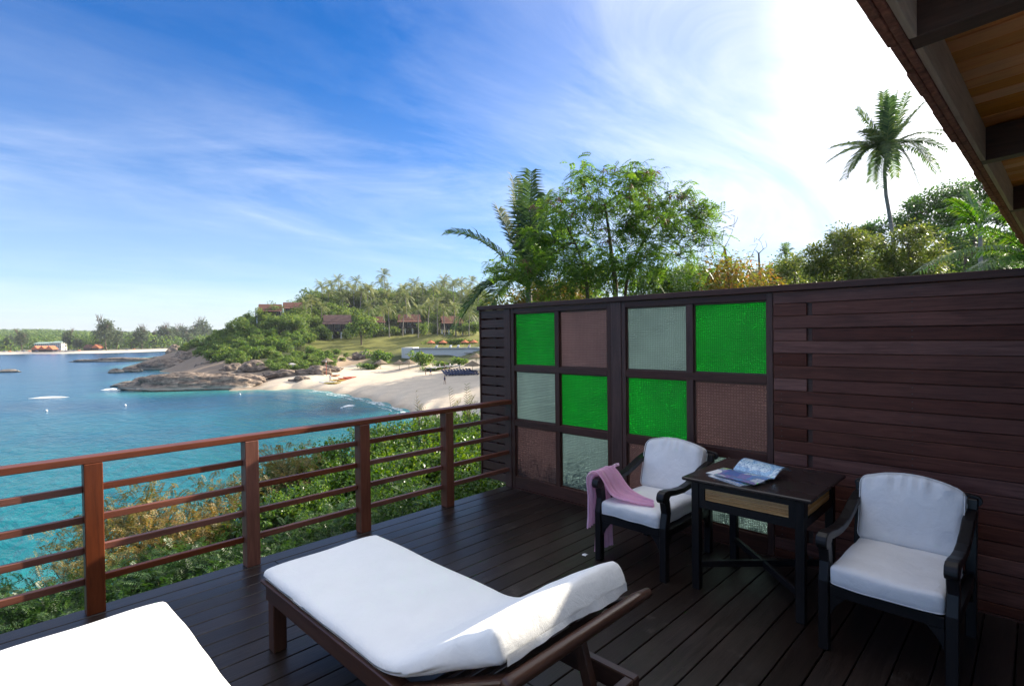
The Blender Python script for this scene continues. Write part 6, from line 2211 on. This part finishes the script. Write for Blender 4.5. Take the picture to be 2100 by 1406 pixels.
CA = [casuarina(1, 22, 6.5), casuarina(2, 18, 7.0)]
for k, (px_, dv, s, lb) in enumerate([(218, 40, 1.15, 'tallest casuarina on the far shore, right of the small white hotel'), (238, 55, 0.95, 'casuarina just right of the tallest one on the far shore'), (290, 60, 0.95, None), (312, 75, 1.0, None), (335, 90, 1.0, None), (270, 85, 0.85, None), (200, 70, 0.8, None), (355, 100, 1.1, None), (375, 105, 1.1, None),
                                     (398, 90, 1.25, 'pale casuarina just left of the headland slope'), (415, 100, 1.5, 'tall wispy casuarina against the sky beside the headland'), (430, 120, 1.2, None), (45, 45, 0.8, 'casuarina left of the small white hotel'), (20, 60, 0.7, None), (140, 60, 0.75, None), (160, 50, 0.6, None), (-40, 60, 0.9, None), (385, 60, 0.9, None), (345, 60, 0.9, None)]):
    o = use(CA[k % 2])
    place(o, far_pt(px_, dv), rg.uniform(0, 6), 1.4 * s, 1.35 * s * rg.uniform(0.9, 1.1))
    if lb:
        o['label'] = lb
M['pale_green_roof'] = plain('pale_green_roof', (0.42, 0.55, 0.46), 0.7, 0.3, 0.1)
ht = thing('beach_hotel', 'long white hotel with a pale green roof on the far shore', 'hotel', far_pt(96, 62), math.atan2(RH.y, RH.x))
ht.scale = (0.85, 0.85, 0.85)
for (x0, x1, h_) in ((-16, 4, 9.0), (5, 18, 9.8)):
    MB().box(x0, x1, 0, 9, -1, h_).build('wall', M['white_wall'], ht)
    MB().hexa([(x0 - 0.8, -0.8, h_ + 0.002), (x1 + 0.8, -0.8, h_ + 0.002), (x1 + 0.8, 9.8, h_ + 0.002), (x0 - 0.8, 9.8, h_ + 0.002), (x0 + 2, 4, h_ + 2.0), (x1 - 2, 4, h_ + 2.0), (x1 - 2, 5, h_ + 2.0), (x0 + 2, 5, h_ + 2.0)]).build('roof', M['pale_green_roof'], ht)
    x = x0 + 1.0
    while x < x1 - 1.5:
        for z_ in (4.0, 6.8):
            MB().box(x, x + 1.4, -0.06, -0.004, z_, z_ + 1.6).build('window', M['dark_glass'], ht)
        x += 2.6
for k, (px_, lb) in enumerate([(72, 'orange gabled beach restaurant roof, left of three in front of the hotel'), (86, 'orange gabled beach restaurant roof, middle of three before the hotel'), (101, 'orange gabled beach restaurant roof, right of three before the hotel'), (178, 'red gabled beach house among the trees right of the hotel'), (196, 'pale orange beach house half hidden in the far trees')]):
    t = thing('beach_restaurant', lb, 'restaurant', far_pt(px_, 30 if k < 3 else 48), math.atan2(RH.y, RH.x), 'gabled beach buildings on the far shore')
    MB().box(-3.2, 3.2, 0, 6, -1, 2.6).build('wall', M['dark_wall'], t)
    MB().prism([(-4.2, 2.4), (4.2, 2.4), (0, 6.2)], lambda p, q: (p[0], q, p[1]), -0.8, 6.6).build('roof', M['orange_cloth'] if k != 3 else M['villa_roof'], t)
    for x in (-3.0, -1.0, 1.0, 2.8):
        MB().box(x, x + 0.2, -0.75, -0.55, -1, 2.41).build('post', M['dark_wall'], t)
for k in range(14):
    px_ = [8, 20, 34, 48, 60, 75, 112, 122, 135, 150, 162, 205, 260, 275][k]
    p = far_pt(px_, 22)
    parasol('far_parasol', 'tiny ' + ('orange' if k % 3 == 1 else 'dark') + ' parasol on the beach across the bay', p, 1.6, 2.2, 'orange_cloth' if k % 3 == 1 else 'navy_cloth', 'parasols on the beach across the bay')

# ------------------------------------------------------------------ sea haze
m, nt = newmat('haze')
pv = N(nt, 'ShaderNodeVolumePrincipled', {'Color': (0.86, 0.92, 1.0, 1), 'Density': 0.00012, 'Anisotropy': 0.3})
o_ = nt.nodes.new('ShaderNodeOutputMaterial')
nt.links.new(pv.outputs[0], o_.inputs['Volume'])
bpy.context.view_layer.update()
zz_all = [(o.matrix_world @ Vector(c)).z for o in sc.objects if o.type == 'MESH' for c in o.bound_box]
hz_box = MB().box(-9500, 9500, -9500, 9500, min(zz_all) - 1.0, max(zz_all) + 1.0).build('haze', m)
tag(hz_box, 'thin sea haze over the bay', kind='stuff')
